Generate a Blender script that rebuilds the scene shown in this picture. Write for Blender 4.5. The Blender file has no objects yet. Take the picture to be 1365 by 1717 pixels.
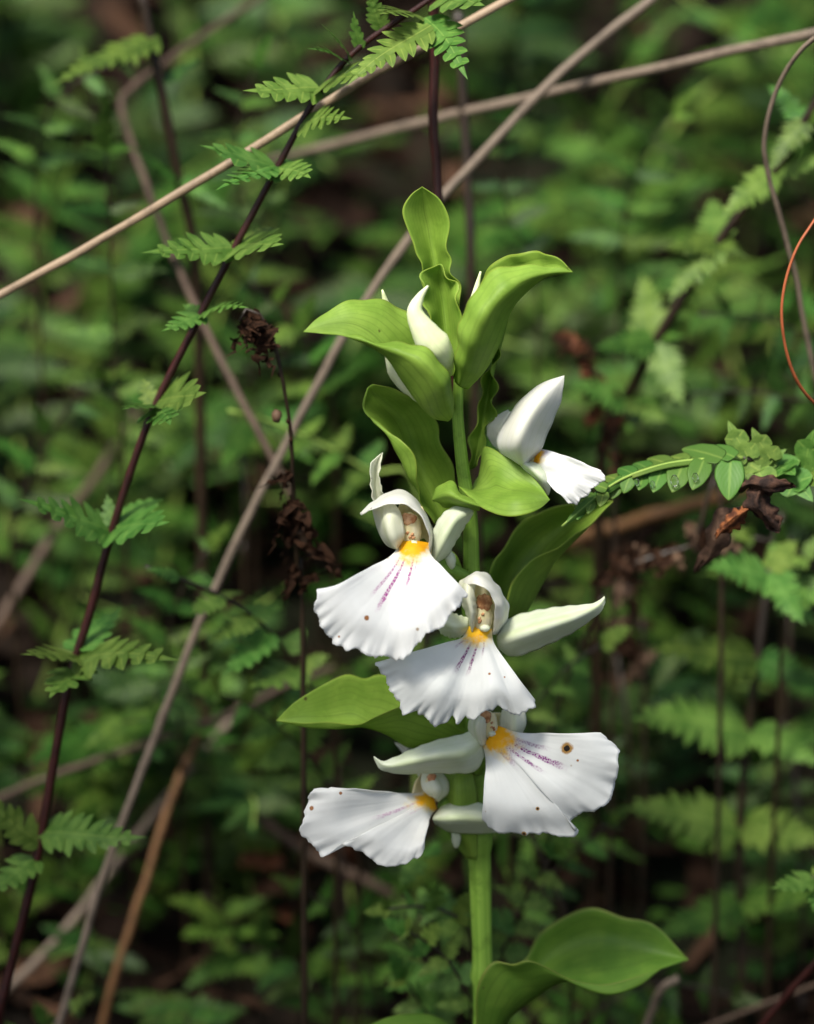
import bpy, math, random
from mathutils import Vector, Matrix, noise

# ------------------------------------------------------------------ camera, sky, sun, exposure
scene = bpy.context.scene
col = scene.collection
R = math.radians
PX = 1e-4                       # one photo pixel on the focal plane, in metres
DIST = 0.60                     # camera to the plant
PITCH = R(12)
FOC = Vector((-0.0105, 0.0, 0.155))
FWD = Vector((0, math.cos(PITCH), -math.sin(PITCH)))
RIGHT = Vector((1, 0, 0))
UP = RIGHT.cross(FWD)
CAM = FOC - FWD * DIST

cam = bpy.data.cameras.new('camera')
camo = bpy.data.objects.new('camera', cam)
col.objects.link(camo)
camo.location = CAM
camo.rotation_euler = (R(90) - PITCH, 0, 0)
cam.sensor_fit = 'VERTICAL'
cam.sensor_height = 36.0
cam.lens = 36.0 * DIST / (1717 * PX)
cam.clip_start = 0.02
cam.clip_end = 200
cam.dof.use_dof = True
cam.dof.focus_distance = DIST - 0.009
cam.dof.aperture_fstop = 9.2
cam.dof.aperture_blades = 0
scene.camera = camo

SUN_FROM = Vector((-0.27, -0.54, 0.80)).normalized()
world = bpy.data.worlds.new('World')
scene.world = world
world.use_nodes = True
wn = world.node_tree
sky = wn.nodes.new('ShaderNodeTexSky')
sky.sky_type = 'NISHITA'
sky.sun_disc = False
sky.sun_elevation = math.asin(SUN_FROM.z)
sky.sun_rotation = math.atan2(SUN_FROM.x, SUN_FROM.y)
sky.air_density = 1.0
sky.dust_density = 3.0
bg = wn.nodes['Background']
bg.inputs['Strength'].default_value = 0.078
wn.links.new(sky.outputs[0], bg.inputs['Color'])
sun = bpy.data.lights.new('sun', 'SUN')
suno = bpy.data.objects.new('sun', sun)
col.objects.link(suno)
sun.energy = 3.5
sun.angle = R(14)
sun.color = (1.0, 0.95, 0.86)
suno.rotation_euler = (-SUN_FROM).to_track_quat('-Z', 'Y').to_euler()
suno.location = (-2, -2, 4)
scene.view_settings.view_transform = 'Standard'
scene.view_settings.look = 'None'
scene.view_settings.exposure = 1.25
scene.view_settings.gamma = 1.0
scene.view_settings.use_curve_mapping = False
scene.render.engine = 'CYCLES'
scene.cycles.use_denoising = True
scene.cycles.max_bounces = 8
scene.cycles.transparent_max_bounces = 8

rnd = random.Random(7)


def P(px, py, d=0.0):
    """photo pixel -> point on the upright plane d centimetres behind the stem"""
    r = FWD + RIGHT * ((px - 682.5) * PX / DIST) + UP * ((858.5 - py) * PX / DIST)
    t = (d * 0.01 - CAM.y) / r.y
    return CAM + r * t


def ground_z(x, y):
    s = max(0.0, y - 0.07)
    z = 0.85 * s if s < 1.4 else 0.85 * 1.4 + (s - 1.4) * 0.12
    z += 0.010 * noise.noise(Vector((x * 9, y * 9, 1.3))) * min(1, abs(x) * 6 + abs(y) * 6 + .2)
    z += 0.06 * noise.noise(Vector((x * 1.3, y * 1.3, 4.1))) * min(1, max(0, s - .3))
    return z


# ------------------------------------------------------------------ materials
def mat(name):
    m = bpy.data.materials.new(name)
    m.use_nodes = True
    nt = m.node_tree
    nt.nodes.clear()
    return m, nt


def N(nt, kind, **kw):
    n = nt.nodes.new(kind)
    for k, v in kw.items():
        setattr(n, k, v)
    return n


def math_node(nt, op, a, b=None, clamp=False):
    n = N(nt, 'ShaderNodeMath', operation=op, use_clamp=clamp)
    for i, s in enumerate((a, b)):
        if s is None:
            continue
        if isinstance(s, (int, float)):
            n.inputs[i].default_value = s
        else:
            nt.links.new(s, n.inputs[i])
    return n.outputs[0]


def smooth(nt, v, lo, hi):
    n = N(nt, 'ShaderNodeMapRange', interpolation_type='SMOOTHSTEP')
    nt.links.new(v, n.inputs[0])
    n.inputs[1].default_value = lo
    n.inputs[2].default_value = hi
    n.inputs[3].default_value = 0.0
    n.inputs[4].default_value = 1.0
    if lo > hi:
        n.inputs[1].default_value = hi
        n.inputs[2].default_value = lo
        n.inputs[3].default_value = 1.0
        n.inputs[4].default_value = 0.0
    return n.outputs[0]


def mixc(nt, fac, a, b):
    n = N(nt, 'ShaderNodeMix', data_type='RGBA')
    if isinstance(fac, (int, float)):
        n.inputs[0].default_value = fac
    else:
        nt.links.new(fac, n.inputs[0])
    for i, s in ((6, a), (7, b)):
        if isinstance(s, tuple):
            n.inputs[i].default_value = (*s, 1)
        else:
            nt.links.new(s, n.inputs[i])
    return n.outputs[2]


def tex_noise(nt, vec, scale, detail=3.0, rough=0.55):
    n = N(nt, 'ShaderNodeTexNoise')
    if vec is not None:
        nt.links.new(vec, n.inputs['Vector'])
    n.inputs['Scale'].default_value = scale
    n.inputs['Detail'].default_value = detail
    n.inputs['Roughness'].default_value = rough
    return n.outputs['Fac']


def finish(nt, color, rough=0.45, trans=0.3, transcol=None, bump=None, bstr=0.3, bdist=2e-4, spec=0.4, sss=0.0, coat=0.0):
    p = N(nt, 'ShaderNodeBsdfPrincipled')
    out = N(nt, 'ShaderNodeOutputMaterial')
    if isinstance(color, tuple):
        p.inputs['Base Color'].default_value = (*color, 1)
    else:
        nt.links.new(color, p.inputs['Base Color'])
    if isinstance(rough, (int, float)):
        p.inputs['Roughness'].default_value = rough
    else:
        nt.links.new(rough, p.inputs['Roughness'])
    p.inputs['Specular IOR Level'].default_value = spec
    if sss:
        p.inputs['Subsurface Weight'].default_value = sss
        p.inputs['Subsurface Radius'].default_value = (1.0, 0.8, 0.5)
        p.inputs['Subsurface Scale'].default_value = 0.0015
    if coat:
        p.inputs['Coat Weight'].default_value = coat
    if bump is not None:
        b = N(nt, 'ShaderNodeBump')
        b.inputs['Strength'].default_value = bstr
        b.inputs['Distance'].default_value = bdist
        nt.links.new(bump, b.inputs['Height'])
        nt.links.new(b.outputs[0], p.inputs['Normal'])
    if trans > 0:
        t = N(nt, 'ShaderNodeBsdfTranslucent')
        c = transcol if transcol is not None else color
        if isinstance(c, tuple):
            t.inputs['Color'].default_value = (*c, 1)
        else:
            nt.links.new(c, t.inputs['Color'])
        mx = N(nt, 'ShaderNodeMixShader')
        mx.inputs[0].default_value = trans
        nt.links.new(p.outputs[0], mx.inputs[1])
        nt.links.new(t.outputs[0], mx.inputs[2])
        nt.links.new(mx.outputs[0], out.inputs['Surface'])
    else:
        nt.links.new(p.outputs[0], out.inputs['Surface'])
    return p


def uvsep(nt):
    uv = N(nt, 'ShaderNodeUVMap')
    s = N(nt, 'ShaderNodeSeparateXYZ')
    nt.links.new(uv.outputs[0], s.inputs[0])
    return uv.outputs[0], s.outputs[0], s.outputs[1]


def objco(nt):
    return N(nt, 'ShaderNodeTexCoord').outputs['Object']


def m_bract(name, c1, c2, edge=(0.34, 0.36, 0.05), trans=0.46, veins=13):
    m, nt = mat(name)
    uv, u, v = uvsep(nt)
    oc = objco(nt)
    n1 = tex_noise(nt, oc, 160, 4)
    n2 = tex_noise(nt, oc, 1400, 2)
    base = mixc(nt, smooth(nt, n1, 0.35, 0.68), c1, c2)
    ed = math_node(nt, 'ABSOLUTE', math_node(nt, 'SUBTRACT', u, 0.5))
    mid = smooth(nt, ed, 0.02, 0.002)
    base = mixc(nt, math_node(nt, 'MULTIPLY', mid, 0.45), base, tuple(x * 0.55 for x in c1))
    w = math_node(nt, 'SINE', math_node(nt, 'ADD', math_node(nt, 'MULTIPLY', u, 2 * math.pi * veins), math_node(nt, 'MULTIPLY', n1, 4.0)))
    vein = smooth(nt, w, 0.6, 1.0)
    base = mixc(nt, math_node(nt, 'MULTIPLY', vein, math_node(nt, 'MULTIPLY', n1, 0.5)), base, tuple(x * 0.66 for x in c1))
    base = mixc(nt, math_node(nt, 'MULTIPLY', smooth(nt, tex_noise(nt, oc, 420, 4, .7), .52, .78), .3), base, tuple(x * 1.35 for x in c2))
    base = mixc(nt, math_node(nt, 'MULTIPLY', smooth(nt, ed, 0.478, 0.5), math_node(nt, 'MULTIPLY', n1, 0.75)), base, edge)
    # small brown specks
    vo = N(nt, 'ShaderNodeTexVoronoi')
    vo.inputs['Scale'].default_value = 230
    nt.links.new(oc, vo.inputs['Vector'])
    sp = smooth(nt, math_node(nt, 'ADD', vo.outputs['Distance'], math_node(nt, 'MULTIPLY', n2, .1)), 0.15, 0.10)
    sr = N(nt, 'ShaderNodeSeparateColor')
    nt.links.new(vo.outputs['Color'], sr.inputs[0])
    sp = math_node(nt, 'MULTIPLY', sp, math_node(nt, 'GREATER_THAN', sr.outputs[0], 0.86))
    base = mixc(nt, math_node(nt, 'MULTIPLY', sp, 0.8), base, (0.07, 0.045, 0.015))
    h = math_node(nt, 'ADD', math_node(nt, 'MULTIPLY', vein, -0.35), math_node(nt, 'MULTIPLY', n2, 0.6))
    h = math_node(nt, 'SUBTRACT', h, math_node(nt, 'MULTIPLY', mid, .6))
    finish(nt, base, math_node(nt, 'ADD', math_node(nt, 'MULTIPLY', n1, 0.3), 0.38), trans, bump=h, bstr=0.22, bdist=2.0e-4, spec=0.3)
    return m


def m_petal(name, c1, c2, trans=0.3, midline=0.5):
    m, nt = mat(name)
    uv, u, v = uvsep(nt)
    oc = objco(nt)
    n1 = tex_noise(nt, oc, 260, 4)
    base = mixc(nt, smooth(nt, n1, 0.3, 0.7), c1, c2)
    ed = math_node(nt, 'ABSOLUTE', math_node(nt, 'SUBTRACT', u, 0.5))
    mid = smooth(nt, ed, 0.12, 0.0)
    base = mixc(nt, math_node(nt, 'MULTIPLY', mid, midline), base, (0.45, 0.55, 0.22))
    w = math_node(nt, 'SINE', math_node(nt, 'MULTIPLY', u, 2 * math.pi * 8))
    base = mixc(nt, math_node(nt, 'MULTIPLY', smooth(nt, w, 0.5, 1.0), 0.10), base, (0.5, 0.56, 0.34))
    vo = N(nt, 'ShaderNodeTexVoronoi')
    vo.inputs['Scale'].default_value = 420
    nt.links.new(oc, vo.inputs['Vector'])
    sr = N(nt, 'ShaderNodeSeparateColor')
    nt.links.new(vo.outputs['Color'], sr.inputs[0])
    sp = math_node(nt, 'MULTIPLY', smooth(nt, vo.outputs['Distance'], 0.12, 0.06), math_node(nt, 'GREATER_THAN', sr.outputs[0], 0.94))
    base = mixc(nt, sp, base, (0.16, 0.08, 0.02))
    h = math_node(nt, 'ADD', w, math_node(nt, 'MULTIPLY', tex_noise(nt, oc, 2500, 2), 1.2))
    finish(nt, base, 0.5, trans, bump=h, bstr=0.05, bdist=1e-4, spec=0.3)
    return m


def m_lip(name, yellow_v, lines, spots, purple=(0.30, 0.03, 0.22), vmax=0.5, tint=(0.89, 0.90, 0.88), yu=0.5, yw=0.5):
    """white lip: yellow throat, dotted purple lines, rusty blemishes; all flat colour that belongs to the petal"""
    m, nt = mat(name)
    uv, u, v = uvsep(nt)
    oc = objco(nt)
    n1 = tex_noise(nt, oc, 900, 3)
    n2 = tex_noise(nt, oc, 220, 3)
    base = mixc(nt, smooth(nt, n2, 0.3, 0.75), tint, tuple(x * 0.95 for x in tint))
    # dotted purple lines
    vo = N(nt, 'ShaderNodeTexVoronoi')
    vo.inputs['Scale'].default_value = 3000
    nt.links.new(oc, vo.inputs['Vector'])
    dots = smooth(nt, vo.outputs['Distance'], 0.60, 0.38)
    total = None
    for (uc, hw, v0, v1, strength, slant) in lines:
        uu = math_node(nt, 'SUBTRACT', u, math_node(nt, 'ADD', uc, math_node(nt, 'MULTIPLY', v, slant)))
        uu = math_node(nt, 'ADD', uu, math_node(nt, 'MULTIPLY', math_node(nt, 'SUBTRACT', n1, 0.5), 0.035))
        a = smooth(nt, math_node(nt, 'ABSOLUTE', uu), hw, hw * 0.55)
        b = math_node(nt, 'MULTIPLY', smooth(nt, v, v0 - 0.03, v0 + 0.03), smooth(nt, v, v1 + 0.07, v1 - 0.10))
        ln = math_node(nt, 'MULTIPLY', math_node(nt, 'MULTIPLY', a, b), strength)
        total = ln if total is None else math_node(nt, 'MAXIMUM', total, ln)
    if total is not None:
        base = mixc(nt, math_node(nt, 'MULTIPLY', total, math_node(nt, 'ADD', math_node(nt, 'MULTIPLY', dots, 0.58), 0.38)), base, purple)
    # yellow throat with a grainy edge
    yy = math_node(nt, 'ADD', v, math_node(nt, 'MULTIPLY', math_node(nt, 'SUBTRACT', n1, 0.5), 0.22))
    side = math_node(nt, 'ABSOLUTE', math_node(nt, 'SUBTRACT', u, yu))
    yy = math_node(nt, 'ADD', yy, math_node(nt, 'MULTIPLY', math_node(nt, 'POWER', math_node(nt, 'DIVIDE', side, yw), 2.0), yellow_v * 0.7))
    pale = smooth(nt, yy, yellow_v * 1.6, yellow_v * 0.8)
    base = mixc(nt, math_node(nt, 'MULTIPLY', pale, 0.5), base, (0.90, 0.68, 0.14))
    base = mixc(nt, smooth(nt, yy, yellow_v * 1.2, yellow_v * 0.6), base, mixc(nt, smooth(nt, n2, .35, .7), (0.93, 0.50, 0.010), (0.95, 0.64, 0.03)))
    # specks
    vo2 = N(nt, 'ShaderNodeTexVoronoi')
    vo2.inputs['Scale'].default_value = 430
    nt.links.new(oc, vo2.inputs['Vector'])
    sr = N(nt, 'ShaderNodeSeparateColor')
    nt.links.new(vo2.outputs['Color'], sr.inputs[0])
    sp = math_node(nt, 'MULTIPLY', smooth(nt, vo2.outputs['Distance'], 0.15, 0.07), math_node(nt, 'GREATER_THAN', sr.outputs[0], 0.9))
    base = mixc(nt, math_node(nt, 'MULTIPLY', sp, 0.75), base, (0.30, 0.17, 0.05))
    for (x, y, z, r, c) in spots:
        d = N(nt, 'ShaderNodeVectorMath', operation='DISTANCE')
        nt.links.new(oc, d.inputs[0])
        d.inputs[1].default_value = (x, y, z)
        dd = math_node(nt, 'ADD', d.outputs['Value'], math_node(nt, 'MULTIPLY', math_node(nt, 'SUBTRACT', n1, 0.5), r * 1.0))
        base = mixc(nt, smooth(nt, dd, r * 1.2, r * 0.75), base, (0.42, 0.24, 0.07) if c else (0.35, 0.15, 0.05))
        if c:
            base = mixc(nt, smooth(nt, dd, r * 0.6, r * 0.42), base, (0.02, 0.014, 0.01))
    mp = N(nt, 'ShaderNodeMapping')
    mp.inputs['Scale'].default_value = (42.0, 2.2, 1.0)
    nt.links.new(uv, mp.inputs[0])
    w = tex_noise(nt, mp.outputs[0], 1.0, 3, .6)
    h = math_node(nt, 'ADD', math_node(nt, 'MULTIPLY', w, 1.5), math_node(nt, 'MULTIPLY', n1, 0.5))
    finish(nt, base, 0.55, 0.44, bump=h, bstr=0.13, bdist=1.6e-4, spec=0.25)
    return m


def m_plain(name, c1, c2, scale=300, rough=0.5, trans=0.0, bstr=0.4, bdist=2e-4, stretch=None, objvar=0.0, spec=0.2, coat=0.0, contrast=(0.35, 0.68)):
    m, nt = mat(name)
    oc = objco(nt)
    vec = oc
    if stretch:
        mp = N(nt, 'ShaderNodeMapping')
        mp.inputs['Scale'].default_value = stretch
        uvn = N(nt, 'ShaderNodeUVMap')
        nt.links.new(uvn.outputs[0], mp.inputs[0])
        vec = mp.outputs[0]
    n1 = tex_noise(nt, vec, scale, 4)
    n2 = tex_noise(nt, oc, 380 if stretch else scale * 5, 4, .65)
    base = mixc(nt, smooth(nt, n1, *contrast), c1, c2)
    if stretch:
        base = mixc(nt, math_node(nt, 'MULTIPLY', smooth(nt, n2, .45, .72), .6), base, tuple(x * .45 for x in c1))
        base = mixc(nt, math_node(nt, 'MULTIPLY', smooth(nt, tex_noise(nt, oc, 60, 3), .5, .7), .4), base, tuple(x * .6 for x in c1))
    if objvar:
        oi = N(nt, 'ShaderNodeObjectInfo')
        hs = N(nt, 'ShaderNodeHueSaturation')
        r = oi.outputs['Random']
        hs.inputs['Hue'].default_value = 0.5
        nt.links.new(math_node(nt, 'ADD', math_node(nt, 'MULTIPLY', r, 0.05), 0.470), hs.inputs['Hue'])
        nt.links.new(math_node(nt, 'ADD', math_node(nt, 'MULTIPLY', math_node(nt, 'FRACT', math_node(nt, 'MULTIPLY', r, 7.3)), objvar), 1 - objvar * .5), hs.inputs['Value'])
        nt.links.new(base, hs.inputs['Color'])
        base = hs.outputs[0]
    h = math_node(nt, 'ADD', n1, math_node(nt, 'MULTIPLY', n2, 0.6))
    finish(nt, base, rough, trans, bump=h, bstr=bstr, bdist=bdist, spec=spec, coat=coat)
    return m


def m_fern(name, c1, c2, objvar=0.55, rough=0.44, trans=0.32):
    m, nt = mat(name)
    uv, u, v = uvsep(nt)
    oc = objco(nt)
    n1 = tex_noise(nt, oc, 4.0, 3)
    base = mixc(nt, smooth(nt, n1, 0.35, 0.68), c1, c2)
    ed = math_node(nt, 'ABSOLUTE', math_node(nt, 'SUBTRACT', u, 0.5))
    base = mixc(nt, math_node(nt, 'MULTIPLY', smooth(nt, ed, 0.09, 0.0), 0.45), base, (0.22, 0.34, 0.07))
    base = mixc(nt, math_node(nt, 'MULTIPLY', smooth(nt, v, 0.86, 1.0), 0.22), base, (0.26, 0.33, 0.09))
    oi = N(nt, 'ShaderNodeObjectInfo')
    r = oi.outputs['Random']
    hs = N(nt, 'ShaderNodeHueSaturation')
    nt.links.new(math_node(nt, 'ADD', math_node(nt, 'MULTIPLY', r, 0.055), 0.462), hs.inputs['Hue'])
    nt.links.new(math_node(nt, 'ADD', math_node(nt, 'MULTIPLY', math_node(nt, 'FRACT', math_node(nt, 'MULTIPLY', r, 7.3)), objvar), 1 - objvar * .5), hs.inputs['Value'])
    nt.links.new(base, hs.inputs['Color'])
    w = math_node(nt, 'SINE', math_node(nt, 'ADD', math_node(nt, 'MULTIPLY', v, 30.0), math_node(nt, 'MULTIPLY', ed, -40.0)))
    h = math_node(nt, "ADD", math_node(nt, "MULTIPLY", w, 0.12), tex_noise(nt, oc, 30, 3))
    finish(nt, hs.outputs[0], rough, trans, bump=h, bstr=0.2, bdist=2e-4, spec=0.16)
    return m


M = {}
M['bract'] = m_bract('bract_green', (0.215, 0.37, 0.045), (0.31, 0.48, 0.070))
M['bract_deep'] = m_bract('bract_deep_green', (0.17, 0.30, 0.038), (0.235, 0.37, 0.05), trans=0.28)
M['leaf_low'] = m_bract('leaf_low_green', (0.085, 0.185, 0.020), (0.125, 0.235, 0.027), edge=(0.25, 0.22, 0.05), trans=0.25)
M['stem'] = m_plain('orchid_stem', (0.13, 0.245, 0.03), (0.19, 0.32, 0.05), 6, 0.42, 0.0, stretch=(4, 0.6, 1), bdist=1.5e-4)
M['white'] = m_petal('petal_white', (0.82, 0.82, 0.74), (0.86, 0.86, 0.81), 0.42, 0.10)
M['cream'] = m_petal('petal_cream', (0.76, 0.78, 0.60), (0.82, 0.83, 0.70), 0.40, 0.25)
M['sepal'] = m_petal('sepal_greenish', (0.68, 0.75, 0.54), (0.76, 0.81, 0.66), 0.32, 0.40)
M['bud'] = m_petal('bud_pale', (0.70, 0.78, 0.42), (0.78, 0.82, 0.56), 0.2, 0.25)
M['throat'] = m_plain('throat_cream', (0.80, 0.72, 0.40), (0.84, 0.79, 0.56), 500, 0.5, 0.4, bdist=1e-4)
M['anther'] = m_plain('anther_brown', (0.42, 0.19, 0.085), (0.66, 0.42, 0.24), 900, 0.5, 0.0, bdist=2e-4)
M['anther_dark'] = m_plain('anther_dark', (0.28, 0.12, 0.05), (0.56, 0.32, 0.16), 1100, 0.5, 0.0, bdist=2e-4)
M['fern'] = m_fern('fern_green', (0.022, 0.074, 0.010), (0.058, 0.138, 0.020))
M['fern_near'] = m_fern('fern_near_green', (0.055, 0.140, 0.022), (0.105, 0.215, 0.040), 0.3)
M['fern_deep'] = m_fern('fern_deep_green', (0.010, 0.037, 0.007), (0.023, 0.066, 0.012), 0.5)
M['rachis_red'] = m_plain('rachis_red', (0.012, 0.005, 0.004), (0.055, 0.011, 0.009), 5, 0.4, 0.0, stretch=(3, .5, 1), spec=0.25)
M['rachis'] = m_plain('rachis_brown', (0.012, 0.008, 0.005), (0.035, 0.020, 0.010), 5, 0.4, 0.0, stretch=(3, .5, 1), spec=0.4)
M['costa'] = m_plain('costa_green', (0.20, 0.30, 0.06), (0.26, 0.36, 0.08), 8, 0.45, 0.0)
M['straw'] = m_plain('straw', (0.19, 0.13, 0.078), (0.36, 0.27, 0.175), 5, 0.45, 0.0, stretch=(7, .25, 1), spec=0.4)
M['straw_pink'] = m_plain('straw_grey_pink', (0.105, 0.080, 0.058), (0.205, 0.160, 0.120), 5, 0.5, 0.0, stretch=(7, .25, 1))
M['straw_dark'] = m_plain('straw_dark', (0.045, 0.030, 0.021), (0.095, 0.063, 0.043), 5, 0.6, 0.0, stretch=(7, .25, 1))
M['straw_orange'] = m_plain('straw_orange', (0.10, 0.050, 0.02), (0.175, 0.088, 0.035), 5, 0.5, 0.0, stretch=(7, .25, 1))
M['tendril'] = m_plain('tendril_rust', (0.25, 0.062, 0.024), (0.34, 0.11, 0.045), 5, 0.4, 0.0, stretch=(5, .3, 1))
M['dead'] = m_plain('dead_leaf', (0.012, 0.0065, 0.004), (0.038, 0.018, 0.010), 6, 0.8, 0.05, bstr=0.6, bdist=4e-4, spec=0.06)
M['dead_rust'] = m_plain('dead_leaf_rust', (0.06, 0.020, 0.009), (0.15, 0.052, 0.019), 5, 0.6, 0.05, bstr=0.6, bdist=4e-4)
M['dead_blade'] = m_plain('dead_blade', (0.016, 0.009, 0.007), (0.085, 0.042, 0.026), 420, 0.75, 0.05, bstr=0.9, bdist=6e-4, spec=0.2)
M['rust_blade'] = m_plain('rust_blade', (0.06, 0.020, 0.010), (0.30, 0.105, 0.035), 500, 0.8, 0.05, bstr=0.9, bdist=6e-4, spec=0.2)
M['tan_blade'] = m_plain('tan_blade', (0.07, 0.040, 0.028), (0.19, 0.110, 0.072), 400, 0.8, 0.1, bstr=0.9, bdist=6e-4, spec=0.2)
M['dead_tan'] = m_plain('dead_leaf_tan', (0.07, 0.042, 0.026), (0.14, 0.085, 0.052), 5, 0.6, 0.1, bstr=0.6, bdist=4e-4)


def m_soil():
    m, nt = mat('soil')
    oc = objco(nt)
    n1 = tex_noise(nt, oc, 60, 6, 0.65)
    n2 = tex_noise(nt, oc, 9, 4)
    base = mixc(nt, smooth(nt, n1, 0.35, 0.7), (0.004, 0.003, 0.002), (0.015, 0.009, 0.006))
    base = mixc(nt, math_node(nt, 'MULTIPLY', smooth(nt, n2, 0.5, 0.7), 0.6), base, (0.006, 0.011, 0.004))
    finish(nt, base, 0.9, 0.0, bump=n1, bstr=0.8, bdist=4e-3, spec=0.1)
    return m


def m_litter():
    m, nt = mat('litter')
    g = N(nt, 'ShaderNodeNewGeometry')
    cr = N(nt, 'ShaderNodeValToRGB')
    nt.links.new(g.outputs['Random Per Island'], cr.inputs[0])
    e = cr.color_ramp.elements
    e[0].color = (0.006, 0.0035, 0.0025, 1)
    e[1].color = (0.085, 0.046, 0.028, 1)
    x = cr.color_ramp.elements.new(0.55)
    x.color = (0.018, 0.010, 0.0065, 1)
    finish(nt, cr.outputs[0], 0.8, 0.1, spec=0.06)
    return m


def m_cover():
    m, nt = mat('ground_cover')
    g = N(nt, 'ShaderNodeNewGeometry')
    cr = N(nt, 'ShaderNodeValToRGB')
    nt.links.new(g.outputs['Random Per Island'], cr.inputs[0])
    e = cr.color_ramp.elements
    e[0].color = (0.005, 0.018, 0.003, 1)
    e[1].color = (0.050, 0.115, 0.016, 1)
    x = cr.color_ramp.elements.new(0.5)
    x.color = (0.016, 0.048, 0.008, 1)
    finish(nt, cr.outputs[0], 0.55, 0.3, spec=0.12)
    return m


M['soil'] = m_soil()
M['litter'] = m_litter()
M['cover'] = m_cover()


# ------------------------------------------------------------------ geometry helpers
def spline(pts, n):
    """n+1 points along a Catmull-Rom curve, spread by length"""
    pts = [Vector(p) for p in pts]
    if len(pts) == 1:
        return [pts[0].copy() for _ in range(n + 1)]
    if len(pts) == 2:
        return [pts[0].lerp(pts[1], i / n) for i in range(n + 1)]
    e = [pts[0] * 2 - pts[1]] + pts + [pts[-1] * 2 - pts[-2]]
    raw = []
    sub = 10
    for i in range(1, len(e) - 2):
        p0, p1, p2, p3 = e[i - 1], e[i], e[i + 1], e[i + 2]
        for k in range(sub):
            t = k / sub
            raw.append(0.5 * ((2 * p1) + (p2 - p0) * t + (2 * p0 - 5 * p1 + 4 * p2 - p3) * t * t + (3 * p1 - p0 - 3 * p2 + p3) * t ** 3))
    raw.append(pts[-1])
    L = [0.0]
    for a, b in zip(raw, raw[1:]):
        L.append(L[-1] + (b - a).length)
    out = []
    j = 0
    for i in range(n + 1):
        s = L[-1] * i / n
        while j < len(L) - 2 and L[j + 1] < s:
            j += 1
        d = L[j + 1] - L[j]
        out.append(raw[j].lerp(raw[j + 1], 0 if d == 0 else min(1, (s - L[j]) / d)))
    return out


def tag(o, label=None, cat=None, group=None, kind=None):
    if label: o['label'] = label
    if cat: o['category'] = cat
    if group: o['group'] = group
    if kind: o['kind'] = kind
    return o


def empty(name, loc=(0, 0, 0)):
    o = bpy.data.objects.new(name, None)
    o.empty_display_size = 0.01
    o.location = loc
    col.objects.link(o)
    return o


def base_of(parent):
    b = Vector((0, 0, 0))
    while parent is not None:
        b = b + parent.location
        parent = parent.parent
    return b


def build(name, verts, faces, m, parent=None, uvs=None, thick=0.0, local=False, smooth_=True):
    b = Vector((0, 0, 0)) if local else base_of(parent)
    me = bpy.data.meshes.new(name)
    me.from_pydata([tuple(Vector(v) - b) for v in verts], [], faces)
    if uvs is not None:
        lay = me.uv_layers.new(name='UVMap')
        for lp in me.loops:
            lay.data[lp.index].uv = uvs[lp.vertex_index]
    if smooth_:
        me.polygons.foreach_set('use_smooth', [True] * len(me.polygons))
    me.materials.append(m)
    me.update()
    o = bpy.data.objects.new(name, me)
    col.objects.link(o)
    if parent is not None:
        o.parent = parent
    if thick:
        s = o.modifiers.new('thickness', 'SOLIDIFY')
        s.thickness = thick
        s.offset = 0.0
    return o


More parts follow.
